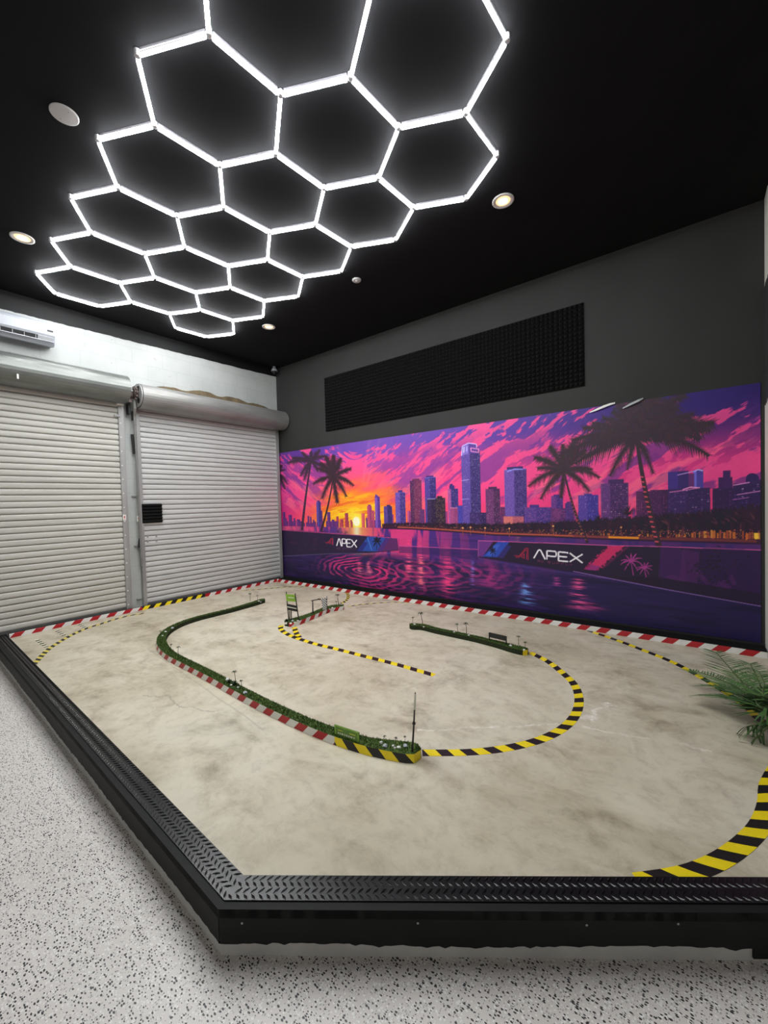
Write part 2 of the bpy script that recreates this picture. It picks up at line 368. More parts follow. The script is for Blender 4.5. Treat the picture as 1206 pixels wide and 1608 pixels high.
# ------------------------------------------------------------------ platform edging: timber beam, tread plate
def border(name, A, B, width, lip, label, mitre_a, mitre_b, screws, left):
    d = (B-A).normalized(); nrm = Vector((-d.y, d.x, 0))
    if left: nrm = -nrm
    L = (B-A).length
    root = thing(name, label, 'edging', (A+B)/2)
    def quadprism(o0, o1, z0, z1):
        a0 = A+nrm*o0+d*(mitre_a*o0); a1 = A+nrm*o1+d*(mitre_a*o1); b0 = B+nrm*o0+d*(mitre_b*o0); b1 = B+nrm*o1+d*(mitre_b*o1)
        return [(q.x, q.y) for q in (a0, b0, b1, a1)]
    bb = MB()
    # fascia with an uneven lower paint edge
    n = int(L/.02); fa = []
    outer = [A+d*(L*i/n) for i in range(n+1)]
    zlow = [-.088+.0035*math.sin(i*.11)+random.uniform(-.0030, .0030)-(random.random() < .12)*random.uniform(.002, .008) for i in range(n+1)]
    off = -nrm*.006
    vs = []
    for q, zl in zip(outer, zlow):
        vs += [(q.x+off.x, q.y+off.y, .032), (q.x+off.x, q.y+off.y, zl), (q.x, q.y, zl)]
    fs = [(3*i, 3*i+3, 3*i+4, 3*i+1) for i in range(n)]+[(3*i+1, 3*i+4, 3*i+5, 3*i+2) for i in range(n)]
    bb.add(vs, fs)
    pr = quadprism(-.006, width, 0, 0); bb.prism(pr if not left else pr[::-1], .001, .032)
    bb.build('timber_beam', M['timber'], root)
    pl = MB(); pr = quadprism(lip, width-.002, 0, 0); pl.prism(pr if not left else pr[::-1], .032, .0365)
    rows, pitch = 4, .0270
    w = width-.002-lip
    for r in range(rows):
        o = lip+w*(r+.5)/rows
        k0, k1 = mitre_a*o, L+mitre_b*o
        k = k0+.012+(pitch/2 if r % 2 else 0)
        while k < k1-.012:
            c = A+d*k+nrm*o; ang = math.atan2(d.y, d.x)+(.78 if (r % 2) else -.78)
            ca, sa = math.cos(ang), math.sin(ang); hl, hw, h = .0155, .0050, .0036
            vs = [(c.x+ca*u-sa*v, c.y+sa*u+ca*v, .0365+z) for u, v, z in ((-hl, 0, 0), (0, -hw, 0), (hl, 0, 0), (0, hw, 0), (-hl*.55, 0, h), (hl*.55, 0, h))]
            pl.add(vs, [(0, 1, 5, 4), (1, 2, 5), (2, 3, 5), (3, 0, 4, 5)])
            k += pitch
    pl.build('tread_plate', M['plate'], root, recalc=False)
    for (u, z, kind) in screws:
        c = A+d*u-nrm*.0065; sm = MB(); e = d.copy()
        vs = [c+Vector((0, 0, z)) - nrm*.0008]
        for k in range(10):
            a = 2*PI*k/10; rr = .0042
            vs.append(c+e*(rr*math.cos(a))+Vector((0, 0, z+rr*math.sin(a))))
        sm.add(vs, [(0, 1+k, 1+(k+1) % 10) for k in range(10)])
        so = sm.build('screw' if kind else 'screw_hole', M['screw'] if kind else M['hole'], root)
    return root
TH = math.acos((P1-P0).normalized().dot((P2-P0).normalized())); MT = 1/math.tan(TH/2)
def along(px, py):     # distance from the corner along the front fascia
    n_ = Vector((-DF.y, DF.x, 0)); dd = ray(px, py); k = (P0-CP).dot(n_)/dd.dot(n_); q = CP+dd*k; return (q-P0).dot(DF), q.z
scr = []
for px, py, kd in ((381, 1447, 1), (537, 1451, 0), (656, 1447, 1), (920, 1450, 1), (1063, 1448, 1), (1128, 1436, 0)):
    u_, z_ = along(px, py); scr.append((u_, z_, kd))
front = border('track_edging', P0, P3, .118, .022, 'front black track edging, timber beam topped with tread plate, screws in its face', MT, 0, scr, False)
left_ = border('track_edging', P0, P2, .118, .022, 'left black track edging running from the front corner back to the left shutter', MT, 0, [], True)
u_, z_ = along(1181, 1478)
b = MB(); c0 = P0+DF*u_; c1 = P0+DF*(u_+.25); nn = Vector((DF.y, -DF.x, 0))*.006
pr = [(c0.x+nn.x, c0.y+nn.y), (c1.x+nn.x, c1.y+nn.y), (c1.x, c1.y), (c0.x, c0.y)]
b.prism(pr, LOW+.012, -.08); b.build('foot_block', M['timber'], front)

# ------------------------------------------------------------------ hexagon light on the ceiling
HZ, HA, HTH, HO = 3.842, .434706, .455088, Vector((-2.390816, 1.022642, 0))
D0 = Vector((math.cos(HTH), math.sin(HTH), 0))*HA
D1 = Vector((math.cos(HTH+PI/3), math.sin(HTH+PI/3), 0))*HA
def hv(i, j): return HO+D0*i+D1*j
cells = []      # a hexagon is named by its left near vertex (i,j): corners (i,j),(i+1,j),(i+1,j+1),(i,j+2),(i-1,j+2),(i-1,j+1)
def corners(i, j): return [(i, j), (i+1, j), (i+1, j+1), (i, j+2), (i-1, j+2), (i-1, j+1)]
# rows by measured corners: first row across (0,0),(1,1)... each step to the right is (+1,+1), each step away is (-2,+1)
CELLS = [(0, 0), (1, 1), (2, 2), (-2, 1), (-1, 2), (0, 3), (-4, 2), (-3, 3), (-2, 4), (-6, 3), (-5, 4), (-4, 5), (-8, 4), (-7, 5), (-6, 6), (-8, 7), (2, -1), (3, 0)]
edges, verts = set(), set()
for cc in CELLS:
    cs = corners(*cc)
    for k in range(6):
        edges.add(tuple(sorted((cs[k], cs[(k+1) % 6])))); verts.add(cs[k])
hexroot = thing('hexagon_light', 'honeycomb of glowing white light tubes on the black ceiling', 'light', (-2.6, 2.2, CEIL))
R_ = .0135
for a, c in sorted(edges):
    A, B = hv(*a), hv(*c); d = (B-A).normalized(); n_ = Vector((-d.y, d.x, 0)); A2, B2 = A+d*.022, B-d*.022
    prof = [(-.0065, .016), (-.0108, .009), (-.0108, -.002), (-.008, -.007), (.008, -.007), (.0108, -.002), (.0108, .009), (.0065, .016)]
    vs = [E_+n_*o+Vector((0, 0, HZ+z)) for E_ in (A2, B2) for o, z in prof]; k = len(prof)
    tb = MB()
    for i, mi in enumerate((1, 2, 0, 0, 0, 2, 1)): tb.add(vs, [(i, i+1, k+i+1, k+i)], mi)
    to = tb.build('light_tube', [M['tube'], M['tube_edge'], M['tube_side']], hexroot)
    hb = MB(); vs = []
    for E_ in (A2, B2):
        for o, z in ((-.0063, .016), (.0063, .016), (.006, .033), (-.006, .033)): vs.append(E_+n_*o+Vector((0, 0, HZ+z)))
    hb.add(vs, [(0, 1, 5, 4), (1, 2, 6, 5), (2, 3, 7, 6), (3, 0, 4, 7), (0, 3, 2, 1), (4, 5, 6, 7)])
    ho = hb.build('housing', M['housing'], to); ho.matrix_parent_inverse = Matrix.Translation(-hexroot.location)
    ho.parent = to; ho.matrix_parent_inverse = Matrix.Identity(4)
    
for v in sorted(verts):
    q = hv(*v); cb = MB(); cb.lathe([(.008, -.008), (.015, -.006), (.016, .0), (.016, .028), (.008, .030), (.008, CEIL-HZ)], (q.x, q.y, HZ), 12)
    cb.build('connector', M['connector'], hexroot)

# ------------------------------------------------------------------ round things on the ceiling
def downlight(px, py, label):
    q = at(px, py, 2, CEIL); r = thing('recessed_downlight', label, 'light', q, 'warm recessed downlights in the ceiling')
    b = MB(); n = 28; prof = [(.088, 0.0), (.088, -.006), (.078, -.009), (.064, -.006), (.060, -.003)]
    vs = [(q.x+rr*math.cos(2*PI*k/n), q.y+rr*math.sin(2*PI*k/n), CEIL+z-.0005) for rr, z in prof for k in range(n)]
    b.add(vs, [(i*n+k, i*n+(k+1) % n, (i+1)*n+(k+1) % n, (i+1)*n+k) for i in range(len(prof)-1) for k in range(n)])
    b.build('trim_ring', M['ringwhite'], r, smooth=True)
    b = MB(); b.lathe([(.060, -.002), (.058, -.005), (.044, -.0065)], (q.x, q.y, CEIL), 24); b.build('lens', M['bulb'], r)
    b = MB(); b.lathe([(.040, -.0066), (.030, -.009), (.012, -.010)], (q.x, q.y, CEIL), 20); b.build('led_core', M['bulbcore'], r)
downlight(35, 373, 'warm glowing downlight at the far left above the air conditioner')
downlight(790, 315, 'warm glowing downlight right of the honeycomb light')
downlight(422, 513, 'warm glowing downlight near the far corner beyond the honeycomb')
q = at(101, 179, 2, CEIL); r = thing('ceiling_cover_plate', 'large pale round blank plate on the ceiling left of the honeycomb', 'cover plate', q)
b = MB(); b.lathe([(.076, -.001), (.076, -.006), (.070, -.010), (.001, -.011)], (q.x, q.y, CEIL), 32); b.build('disc', M['detector'], r, smooth=False)
for sgn in (-1, 1):
    b = MB(); b.lathe([(.005, -.011), (.004, -.0125)], (q.x+.045*sgn, q.y+.01*sgn, CEIL), 10); b.build('screw', M['screw'], r)
q = at(560, 439, 2, CEIL); r = thing('smoke_detector', 'small pale round smoke detector between the honeycomb and the mural wall', 'detector', q)
b = MB(); b.lathe([(.050, -.001), (.050, -.010), (.042, -.018), (.02, -.020)], (q.x, q.y, CEIL), 24); b.build('body', M['detector'], r, smooth=False)
b = MB(); b.lathe([(.018, -.0195), (.016, -.026), (.004, -.027)], (q.x, q.y, CEIL), 16); b.build('cap', M['detector'], r)
q = Vector((-6.04, 4.70, CEIL)); r = thing('security_camera', 'small white dome camera hanging in the ceiling corner above the right shutter', 'camera', q)
b = MB(); b.lathe([(.025, 0), (.028, -.03), (.045, -.05), (.055, -.085), (.053, -.09)], q, 24); b.build('housing', M['acwhite'], r, smooth=True)
b = MB(); b.lathe([(.048, -.089), (.046, -.11), (.032, -.130), (.010, -.139)], q, 20); b.build('dome', M['camblack'], r, smooth=True)

# ------------------------------------------------------------------ roller shutters
def shutter(name, y0, y1, label, slatm, drumm, zc, rd, drum_y0, drum_y1, rails, bolts_on):
    root = thing(name, label, 'roller shutter', (WX+.05, (y0+y1)/2, 0)); root['kind'] = 'structure'
    pitch, ztop = .0725, 2.86
    b = MB(); prof = []; z = .062
    while z < ztop:
        prof += [(.006, z), (.021, z+.0035), (.0265, z+.014), (.028, z+.034), (.0265, z+.052), (.022, z+.0615), (.006, z+.0640), (.000, z+.0680)]; z += pitch
    vs = [(WX+.012+x, yy, zz) for yy in (y0, y1) for x, zz in prof]; k = len(prof)
    b.add(vs, [(i, i+1, k+i+1, k+i) for i in range(k-1)])
    b.build('slat_curtain', slatm, root)
    b = MB(); b.box((WX+.012, y0, .002), (WX+.05, y1, .064)); b.box((WX+.05, y0, .002), (WX+.07, y1, .010)); b.build('bottom_bar', M['darkbar'], root)
    # sheet metal hood rolled round the barrel: flat on top, curved to the front
    hood = [(0, zc+rd*.98)]+[(.19+rd*math.sin(a), zc+rd*math.cos(a)) for a in [PI*k/16*1.02 for k in range(0, 17)]]+[(.10, zc-rd*.96)]
    vs = [(WX+x, yy, zz) for yy in (drum_y0, drum_y1) for x, zz in hood]; k = len(hood)
    b = MB(); b.add(vs, [(i, i+1, k+i+1, k+i) for i in range(k-1)]+[tuple(range(k)), tuple(range(2*k-1, k-1, -1))])
    b.build('drum_hood', drumm, root)
    for (ya, yb, nb) in rails:
        b = MB(); b.box((WX+.001, ya, .001), (WX+.060, yb, 2.80)); b.box((WX+.001, ya-.012 if nb < 0 else yb, .001), (WX+.02, ya if nb < 0 else yb+.012, 2.80))
        ro = bevel(b.build('guide_rail', M['rail'], root), .004)
        if nb > 0:
            for kk in range(nb):
                bb = MB(); bb.lathe([(.0085, .0600), (.0085, .063), (.004, .067)], (WX, ya+.020, .10+kk*.187), 10, axis='X')
                bo = bb.build('bolt', M['paper'], ro); bo.parent = ro; bo.matrix_parent_inverse = Matrix.Identity(4)
    return root
zc1, rd1 = 2.975, .165
dl = shutter('door_1', -.25, 2.185, 'cream corrugated roller shutter at the left, under the air conditioner', M['slat_left'], M['galv'], 2.955, .175, -.3, 2.235, [(2.178, 2.246, 14), (-.31, -.24, 0)], True)
dr = shutter('door_2', 2.44, 4.735, 'pale grey corrugated roller shutter next to the sunset mural', M['slat_right'], M['galv2'], 2.90, .165, 2.385, 4.80, [(2.392, 2.440, 0), (4.728, 4.790, 0)], False)
# details on the shutters
b = MB(); b.box((WX+.30, 1.15, 2.90), (WX+.366, 1.165, 2.96)); b = MB()
q = at(28, 591, 0, WX+.366); b.box((WX+.355, q.y-.008, q.z-.025), (WX+.3675, q.y+.008, q.z+.025)); b.build('paper_tag', M['paper'], dl)
q = at(187, 653, 0, WX+.07); b = MB(); b.box((WX+.045, q.y-.055, q.z-.014), (WX+.066, q.y+.02, q.z+.012)); b.box((WX+.062, q.y+.0, q.z-.022), (WX+.074, q.y+.014, q.z+.0)); bevel(b.build('slide_latch', M['rail'], dl), .003)
q = at(189, 632, 0, WX+.09); b = MB(); b.box((WX+.002, 2.165, 2.765), (WX+.11, 2.235, 2.83)); bevel(b.build('hood_bracket', M['paper'], dl), .01)
for (px, py, dd) in ((195.6, 812.5, dl), (217.5, 814.5, dr)):
    q = at(px, py, 0, WX+.061); b = MB(); b.box((WX+.0602, q.y-.018, q.z-.038), (WX+.0612, q.y+.018, q.z+.038)); s_ = b.build('warning_sticker', M['paper'], dd)
    b = MB(); xx = WX+.0615
    b.add([(xx, q.y-.010, q.z+.004), (xx, q.y, q.z+.022), (xx, q.y+.010, q.z+.004), (xx, q.y, q.z-.014)], [(0, 1, 2, 3)])
    b.add([(xx, q.y-.014, q.z-.020), (xx, q.y+.014, q.z-.020), (xx, q.y+.014, q.z-.025), (xx, q.y-.014, q.z-.025)], [(0, 1, 2, 3)])
    a_ = b.build('printed_mark', M['redink'], s_); a_.matrix_parent_inverse = Matrix.Identity(4)
for px, py in ((232, 842.5), (245.5, 842), (232.5, 850), (246, 849.5)):
    q = at(px, py, 0, WX+.045); b = MB(); b.lathe([(.011, .040), (.011, .0475), (.006, .049)], (WX, q.y, q.z), 12, axis='X'); b.build('rivet', M['rail'], dr)
# ribbed black foam pad stuck on the right shutter
q0, q1 = at(222, 791.5, 0, WX+.05), at(254.5, 820, 0, WX+.05)
ft = thing('foam_pad', 'small ribbed black foam pad stuck on the pale right shutter', 'foam pad', (WX+.05, (q0.y+q1.y)/2, (q0.z+q1.z)/2))
b = MB(); ya, yb, za, zb = q0.y, q1.y, q1.z, q0.z
b.box((WX+.0465, ya, za), (WX+.060, yb, zb)); b.build('backing', M['foam'], ft)
b = MB(); nr = 6
for k in range(nr):
    z0 = za+(zb-za)*k/nr; z1 = za+(zb-za)*(k+1)/nr
    vs = [(WX+.060, y_, z0) for y_ in (ya, yb)]+[(WX+.082, y_, (z0+z1)/2) for y_ in (ya, yb)]+[(WX+.060, y_, z1) for y_ in (ya, yb)]
    b.add(vs, [(0, 1, 3, 2), (2, 3, 5, 4), (0, 2, 4), (1, 5, 3)])
b.build('ribs', M['foam'], ft)

# hoist gear between the two drums, its crank rod and cable sleeves
hg = thing('hoist_gear', 'rusty hoist gear with crank rod between the two roller shutters', 'hoist', (WX+.1, 2.33, 2.9))
b = MB(); b.lathe([(.155, 0), (.155, .012)], (WX+.19, 2.366, 2.905), 28, axis='Y'); b.build('end_plate', M['rail'], hg)
for dx, dz in ((.04, .085), (.045, -.075), (-.08, 0)):
    b = MB(); b.lathe([(.038, -.0012), (.038, .0)], (WX+.19+dx, 2.366, 2.905+dz), 16, axis='Y'); b.build('plate_hole', M['hole'], hg)
b = MB(); b.lathe([(.035, -.05), (.06, -.045), (.075, -.025), (.06, -.008), (.06, 0)], (WX+.20, 2.36, 2.93), 16, axis='Y')
for k in range(10):
    a = 2*PI*k/10; c = Vector((WX+.20+.078*math.cos(a), 2.335, 2.93+.078*math.sin(a))); b.box((c.x-.010, c.y-.012, c.z-.010), (c.x+.010, c.y+.012, c.z+.010))
b.build('sprocket', M['rust'], hg)
b = MB(); b.tube((WX+.19, 2.235, 2.95), (WX+.19, 2.366, 2.95), .022, n=14); b.build('axle', M['galv2'], hg)
b = MB(); b.lathe([(.05, 0), (.06, .02), (.05, .045)], (WX+.17, 2.262, 2.90), 14, axis='Y'); b.box((WX+.11, 2.255, 2.80), (WX+.19, 2.305, 2.90)); b.build('gear_casing', M['rust'], hg)
b = MB(); b.path([(WX+.17, 2.335, 2.86), (WX+.16, 2.345, 2.74), (WX+.10, 2.358, 2.64), (WX+.085, 2.365, 2.4), (WX+.075, 2.382, .6)], [.020, .020, .016, .014, .013], 10); b.build('crank_rod', M['galv2'], hg)
b = MB(); b.box((WX+.03, 2.285, 2.66), (WX+.11, 2.315, 2.86)); bevel(b.build('mount_bracket', M['rubber'], hg), .004)
def sleeve(pa, pb, w):
    a, c = at(*pa, 0, WX+.04), at(*pb, 0, WX+.04); b = MB(); b.tube(a, c, w, w*1.1, 10); b.build('cable_sleeve', M['rubber'], hg)
sleeve((207.6, 646), (208.6, 660), .014); sleeve((207.5, 682), (211.2, 713), .018); sleeve((220, 845.5), (218.5, 860), .017)
b = MB()
for py in (779, 857, 940):
    q = at(211+ (py-779)*.05, py, 0, WX+.02); b.box((WX+.001, q.y-.03, q.z-.004), (WX+.03, q.y+.03, q.z+.004))
b.build('cable_clip', M['rail'], hg)

# torn backing board along the hood tops
def torn(y0, y1, zb, amp, label, seed):
    rnd = random.Random(seed); n = 40; vs = []
    for i in range(n+1):
        y = y0+(y1-y0)*i/n; env = math.sin(PI*i/n)**.5
        h = amp*env*(.62+.38*abs(math.sin(i*.33+seed)))+rnd.uniform(0, .010)
        x0 = .055+.012*math.sin(i*.5)
        vs += [(WX+x0, y, zb), (WX+x0-.006, y, zb+h), (WX+x0-.018, y, zb+h*.96), (WX+x0-.012, y, zb)]
    fs = [(4*i+k, 4*i+(k+1) % 4, 4*i+4+(k+1) % 4, 4*i+4+k) for i in range(n) for k in range(4)]+[(0, 1, 2, 3), (4*n+3, 4*n+2, 4*n+1, 4*n)]
    b = MB(); b.add(vs, fs); o = b.build('backing_board', M['board']); return tag(o, label, 'board')
torn(2.55, 4.77, 3.062, .125, 'torn brown backing board sticking up behind the right shutter hood', 3)
torn(.6, 1.7, 3.127, .045, 'narrow brown backing board edge showing above the left shutter hood', 5)

# ------------------------------------------------------------------ air conditioner
AX = WX+.205
aq = at(86, 508, 0, AX); ab = at(83, 543, 0, AX)
ay1 = aq.y; az1, az0 = aq.z, ab.z-.0
ac = thing('air_conditioner', 'white wall-mounted split air conditioner above the left shutter', 'air conditioner', (WX+.1, ay1-.42, az0))
ya, yb = ay1-.88, ay1; H = az1-az0
def yprof(prof, y0, y1, name, m_, par, sm=False):
    b = MB(); k = len(prof); vs = [(x, y_, z_) for y_ in (y0, y1) for x, z_ in prof]
    b.add(vs, [(i, (i+1) % k, k+(i+1) % k, k+i) for i in range(k)]+[tuple(range(k)), tuple(range(2*k-1, k-1, -1))]); return b.build(name, m_, par)
bevel(yprof([(WX+.001, az0+.03), (WX+.001, az1), (WX+.17, az1), (AX-.004, az1-.03), (AX-.004, az0+.10), (AX-.03, az0+.03), (AX-.06, az0)], ya, yb, 'body', M['acwhite'], ac), .006)
yprof([(AX-.004, az1-.035), (AX+.003, az1-.05), (AX+.004, az0+.115), (AX-.003, az0+.10)], ya+.004, yb-.004, 'front_panel', M['acwhite'], ac)
yprof([(AX-.008, az0+.094), (AX-.005, az0+.09), (AX-.030, az0+.032), (AX-.034, az0+.036)], ya+.03, yb-.16, 'air_outlet', M['acdark'], ac)
yprof([(AX-.006, az0+.092), (AX-.004, az0+.088), (AX-.030, az0+.032), (AX-.034, az0+.036)], yb-.155, yb-.02, 'outlet_end', M['acgrey'], ac)
yprof([(AX-.012, az0+.030), (AX+.006, az0+.036), (AX+.004, az0+.044), (AX-.014, az0+.040)], ya+.02, yb-.015, 'louver_flap', M['acwhite'], ac)
b = MB()
for k in range(7): y_ = ya+.1+k*.1; b.box((AX-.03, y_, az0+.045), (AX-.006, y_+.004, az0+.088))
b.build('louver_fin', M['acgrey'], ac)
b = MB(); b.box((AX-.003, yb-.075, az1-.115), (AX+.0052, yb-.02, az1-.095)); b.build('display_label', M['acdark'], ac)
b = MB(); b.box((AX-.003, yb-.075, az1-.085), (AX+.0048, yb-.02, az1-.055)); b.build('rating_label', M['acgrey'], ac)

# ------------------------------------------------------------------ acoustic foam tiles on the mural wall
ORD = ['first', 'second', 'third', 'fourth', 'fifth', 'sixth', 'seventh', 'eighth', 'ninth', 'tenth', 'eleventh', 'twelfth', 'thirteenth']
TX0, TX1, TZ0, TZ1 = -4.885, -.962, 2.573, 3.455
tw, thh = (TX1-TX0)/13, (TZ1-TZ0)/3
b = MB(); N = 6
b.box((0.0015, -.012, 0.0015), (tw-.0015, 0, thh-.0015))
for i in range(N):
    for j in range(N):
        g = .003; x0, x1 = g+(tw-2*g)*i/N, g+(tw-2*g)*(i+1)/N; z0, z1 = g+(thh-2*g)*j/N, g+(thh-2*g)*(j+1)/N; cx, cz = (x0+x1)/2, (z0+z1)/2; e = .006
        b.add([(x0, -.012, z0), (x1, -.012, z0), (x1, -.012, z1), (x0, -.012, z1), (cx-e, -.040, cz-e), (cx+e, -.040, cz-e), (cx+e, -.040, cz+e), (cx-e, -.040, cz+e)],
              [(0, 1, 5, 4), (1, 2, 6, 5), (2, 3, 7, 6), (3, 0, 4, 7), (4, 5, 6, 7)])
tile0 = b.build('foam_tile', M['foam'])
for rr, rn in enumerate(('bottom', 'middle', 'top')):
    for cc in range(13):
        o = tile0 if (rr == 0 and cc == 0) else tile0.copy()
        if o is not tile0: COL.objects.link(o)
        o.location = (TX0+cc*tw, WY-.0005, TZ0+rr*thh)
        tag(o, f'black pyramid foam tile, {rn} row of the wall panel, {ORD[cc]} from the left', 'foam tile', 'acoustic foam tiles above the mural')

#MURAL-BEGIN
MURAL_GAIN = 1.12
# ------------------------------------------------------------------ the printed sunset mural
MX0, MX1, MZ0, MZ1, DS, SS = -6.128, .428, .062, 2.338, .005, 2
NX, NZ = int((MX1-MX0)/DS), int((MZ1-MZ0)/DS)
RX, RZ = NX*SS, NZ*SS
def wl(px, py):            # measured pixel -> raster cell on the wall (column, row from the bottom)
    q = at(px, py, 1, WY); return (q.x-MX0)/DS*SS, (q.z-MZ0)/DS*SS
def wm(px, py): q = at(px, py, 1, WY); return q.x, q.z
XX, ZZ = np.meshgrid(MX0+(np.arange(NX)+.5)*DS, MZ0+(np.arange(NZ)+.5)*DS)
def vnoise(u, v, seed):
    r = np.random.default_rng(seed); Tt = r.random((256, 256))
    iu, iv = np.floor(u).astype(int), np.floor(v).astype(int); fu, fv = u-iu, v-iv
    fu, fv = fu*fu*(3-2*fu), fv*fv*(3-2*fv); a, b_, c_, d_ = Tt[iv % 256, iu % 256], Tt[iv % 256, (iu+1) % 256], Tt[(iv+1) % 256, iu % 256], Tt[(iv+1) % 256, (iu+1) % 256]
    return (a*(1-fu)+b_*fu)*(1-fv)+(c_*(1-fu)+d_*fu)*fv
def fbm(u, v, seed, n=4, g=.5):
    s = 0; a = 1; tt = 0
    for k in range(n): s = s+a*vnoise(u*2**k+17*k, v*2**k+9*k, seed+k); tt += a; a *= g
    return s/tt
def sst(a, b_, x): t_ = np.clip((x-a)/(b_-a), 0, 1); return t_*t_*(3-2*t_)
def mixc(A, Bc, f): return A+(np.asarray(Bc, float)-A)*f[..., None]
SX, SZ = wm(560, 819)
hor = np.interp(XX[0], [wm(q, 0)[0] for q in (440, 550, 620, 671, 719, 765, 850, 920, 1000, 1195)],
                [wm(*q)[1] for q in ((440, 826), (550, 828), (620, 829.5), (671, 832.5), (719, 836), (765, 839.5), (850, 842), (920, 845), (1000, 847.5), (1195, 853))])
HOR = np.broadcast_to(hor, XX.shape)
h = (ZZ-HOR)/(MZ1-HOR)                                   # 0 at the shore, 1 at the top of the print
dx, dz = XX-SX, ZZ-SZ; rad = np.hypot(dx, dz); th_ = np.arctan2(dz, dx)
# --- sky
xr_ = (XX-MX0)/(MX1-MX0)
top = mixc(np.zeros(XX.shape+(3,))+(82, 50, 150), (112, 72, 170), np.exp(-((xr_-.36)/.22)**2)); top = mixc(top, (46, 28, 104), sst(.62, 1.0, xr_)); top = mixc(top, (92, 48, 140), sst(.25, 0, xr_))
mid = mixc(np.zeros(XX.shape+(3,))+(244, 62, 132), (214, 48, 128), sst(.55, 1.0, xr_)); mid = mixc(mid, (196, 50, 130), sst(.12, 0, xr_))
low = mixc(np.zeros(XX.shape+(3,))+(250, 84, 100), (236, 60, 108), sst(.5, .9, xr_)); low = mixc(low, (226, 40, 116), sst(.12, 0, xr_))
sky = mixc(low, mid, sst(.02, .35, h)); sky = mixc(sky, top, sst(.42, .92, h+.10*(fbm(XX*1.6, ZZ*3, 3)-.5)))
ux, uz = dx/(.35+rad), dz/(.35+rad)
ang = th_*2.4; lr = np.log(rad+.5)
ph = .56; adx = np.sqrt(dx*dx+.05); al_ = math.cos(ph)*adx+math.sin(ph)*dz; ac_ = -math.sin(ph)*adx+math.cos(ph)*dz     # cloud streaks lean outwards from the sun
wz = (fbm(XX*1.3, ZZ*1.8, 15, 3)-.5)*.5
streak = fbm(al_*1.7+wz+4, ac_*6.2+wz*2+3, 21, 5, .6)
fine = fbm(al_*6+wz*3, ac_*19+wz*4, 41, 4, .62)
cl_ = streak*.55+fine*.45
pink = sst(.50, .545, cl_+.12*sst(.95, .45, h)-.045*sst(.6, 1., h)+.01-.04*sst(.5, 1, xr_)*sst(.5, .9, h))
sky = mixc(sky, mixc(mid, (255, 92, 150), sst(.55, .2, xr_)*0+.5), pink*sst(.22, .5, h)*.88)
purp = sst(.52, .60, fbm(al_*1.6+9+wz, ac_*7.5+wz*2, 61, 5, .62))
sky = mixc(sky, mixc(top, (150, 52, 140), .55+0*h), purp*sst(.20, .40, h)*sst(.98, .7, h)*.75)
brt = sst(.55, .66, fbm(al_*2.6+3, ac_*9+wz*3, 81, 4, .6)); sky = mixc(sky, (255, 112, 140), brt*sst(.12, .3, h)*sst(.8, .45, h)*.55)
# warm fan round the sun
el = np.sqrt((dx/1.75)**2+(dz/.95)**2); nz_ = (fbm(XX*2.2+ZZ*1.2, ZZ*11-XX*1.6, 99, 5, .6)-.5)
e2 = el+nz_*.42
sky = mixc(sky, (252, 104, 70), sst(.95, .35, e2)*.85*sst(-2.6, -.5, dx*1.0-.3)); sky = mixc(sky, (255, 150, 32), sst(.66, .26, e2)); sky = mixc(sky, (255, 208, 34), sst(.46, .14, e2)); 
brk = sst(.55, .63, fbm(XX*3+5+ZZ, ZZ*20-XX*3, 120, 4, .6)); sky = mixc(sky, (225, 80, 40), brk*sst(.75, .3, el)*sst(.05, .14, rad)*.6)
sky = mixc(sky, (255, 226, 70), sst(.26, .06, rad)); sky = mixc(sky, (255, 252, 215), sst(.095, .055, rad))
ray_ = np.exp(-((th_-1.18)/.02)**2)+.7*np.exp(-((th_-1.32)/.03)**2)+.5*np.exp(-((th_-1.85)/.04)**2)+.4*np.exp(-((th_-1.02)/.02)**2)
sky = mixc(sky, (255, 170, 190), ray_*sst(.45, .7, rad)*sst(1.5, 1.15, rad)*.16)
# --- water
d_ = (HOR-ZZ)                                            # metres below the shore line
wat = mixc(np.zeros(XX.shape+(3,))+(86, 42, 120), (44, 30, 84), sst(.12, .5, d_)); wat = mixc(wat, (34, 26, 66), sst(.5, .95, d_)); wat = mixc(wat, (40, 28, 60), sst(.12, .0, xr_)*.7); wat = mixc(wat, (36, 26, 74), sst(.6, .9, xr_)*.8)
rip = fbm(XX*3.2, ZZ*34, 140, 4, .6)
wat = mixc(wat, (92, 48, 132), sst(.54, .64, rip)*.32*sst(1.0, .75, xr_)); wat = mixc(wat, (26, 20, 52), sst(.56, .66, fbm(XX*3, ZZ*30, 150, 4))*.55)
def ringset(px, py, a_, b2, freq, amp, seed, col=(226, 52, 122)):
    global wat
    cx, cz = wm(px, py); ex, ez = (XX-cx)/a_, (ZZ-cz)/b2; rr_ = np.hypot(ex, ez)
    wv = np.sin(rr_*freq*1.5+15*fbm(XX*1.3, ZZ*6, seed)+3.2*fbm(XX*7, ZZ*30, seed+5))
    msk = np.exp(-(rr_/1.0)**4)*sst(.05, .7, wv+1.6*(fbm(XX*4, ZZ*36, seed+9, 3)-.5))*sst(.30, .50, fbm(XX*2.2, ZZ*7, seed+12, 3))
    wat = mixc(wat, col, np.clip(msk*amp, 0, 1))
ringset(572, 897, .95, .30, 26, .95, 161); ringset(660, 893, 1.15, .34, 24, .62, 171, (205, 46, 122)); ringset(625, 921, .9, .22, 22, .55, 181, (196, 44, 118)); ringset(730, 897, .85, .34, 24, .45, 191, (190, 50, 130))
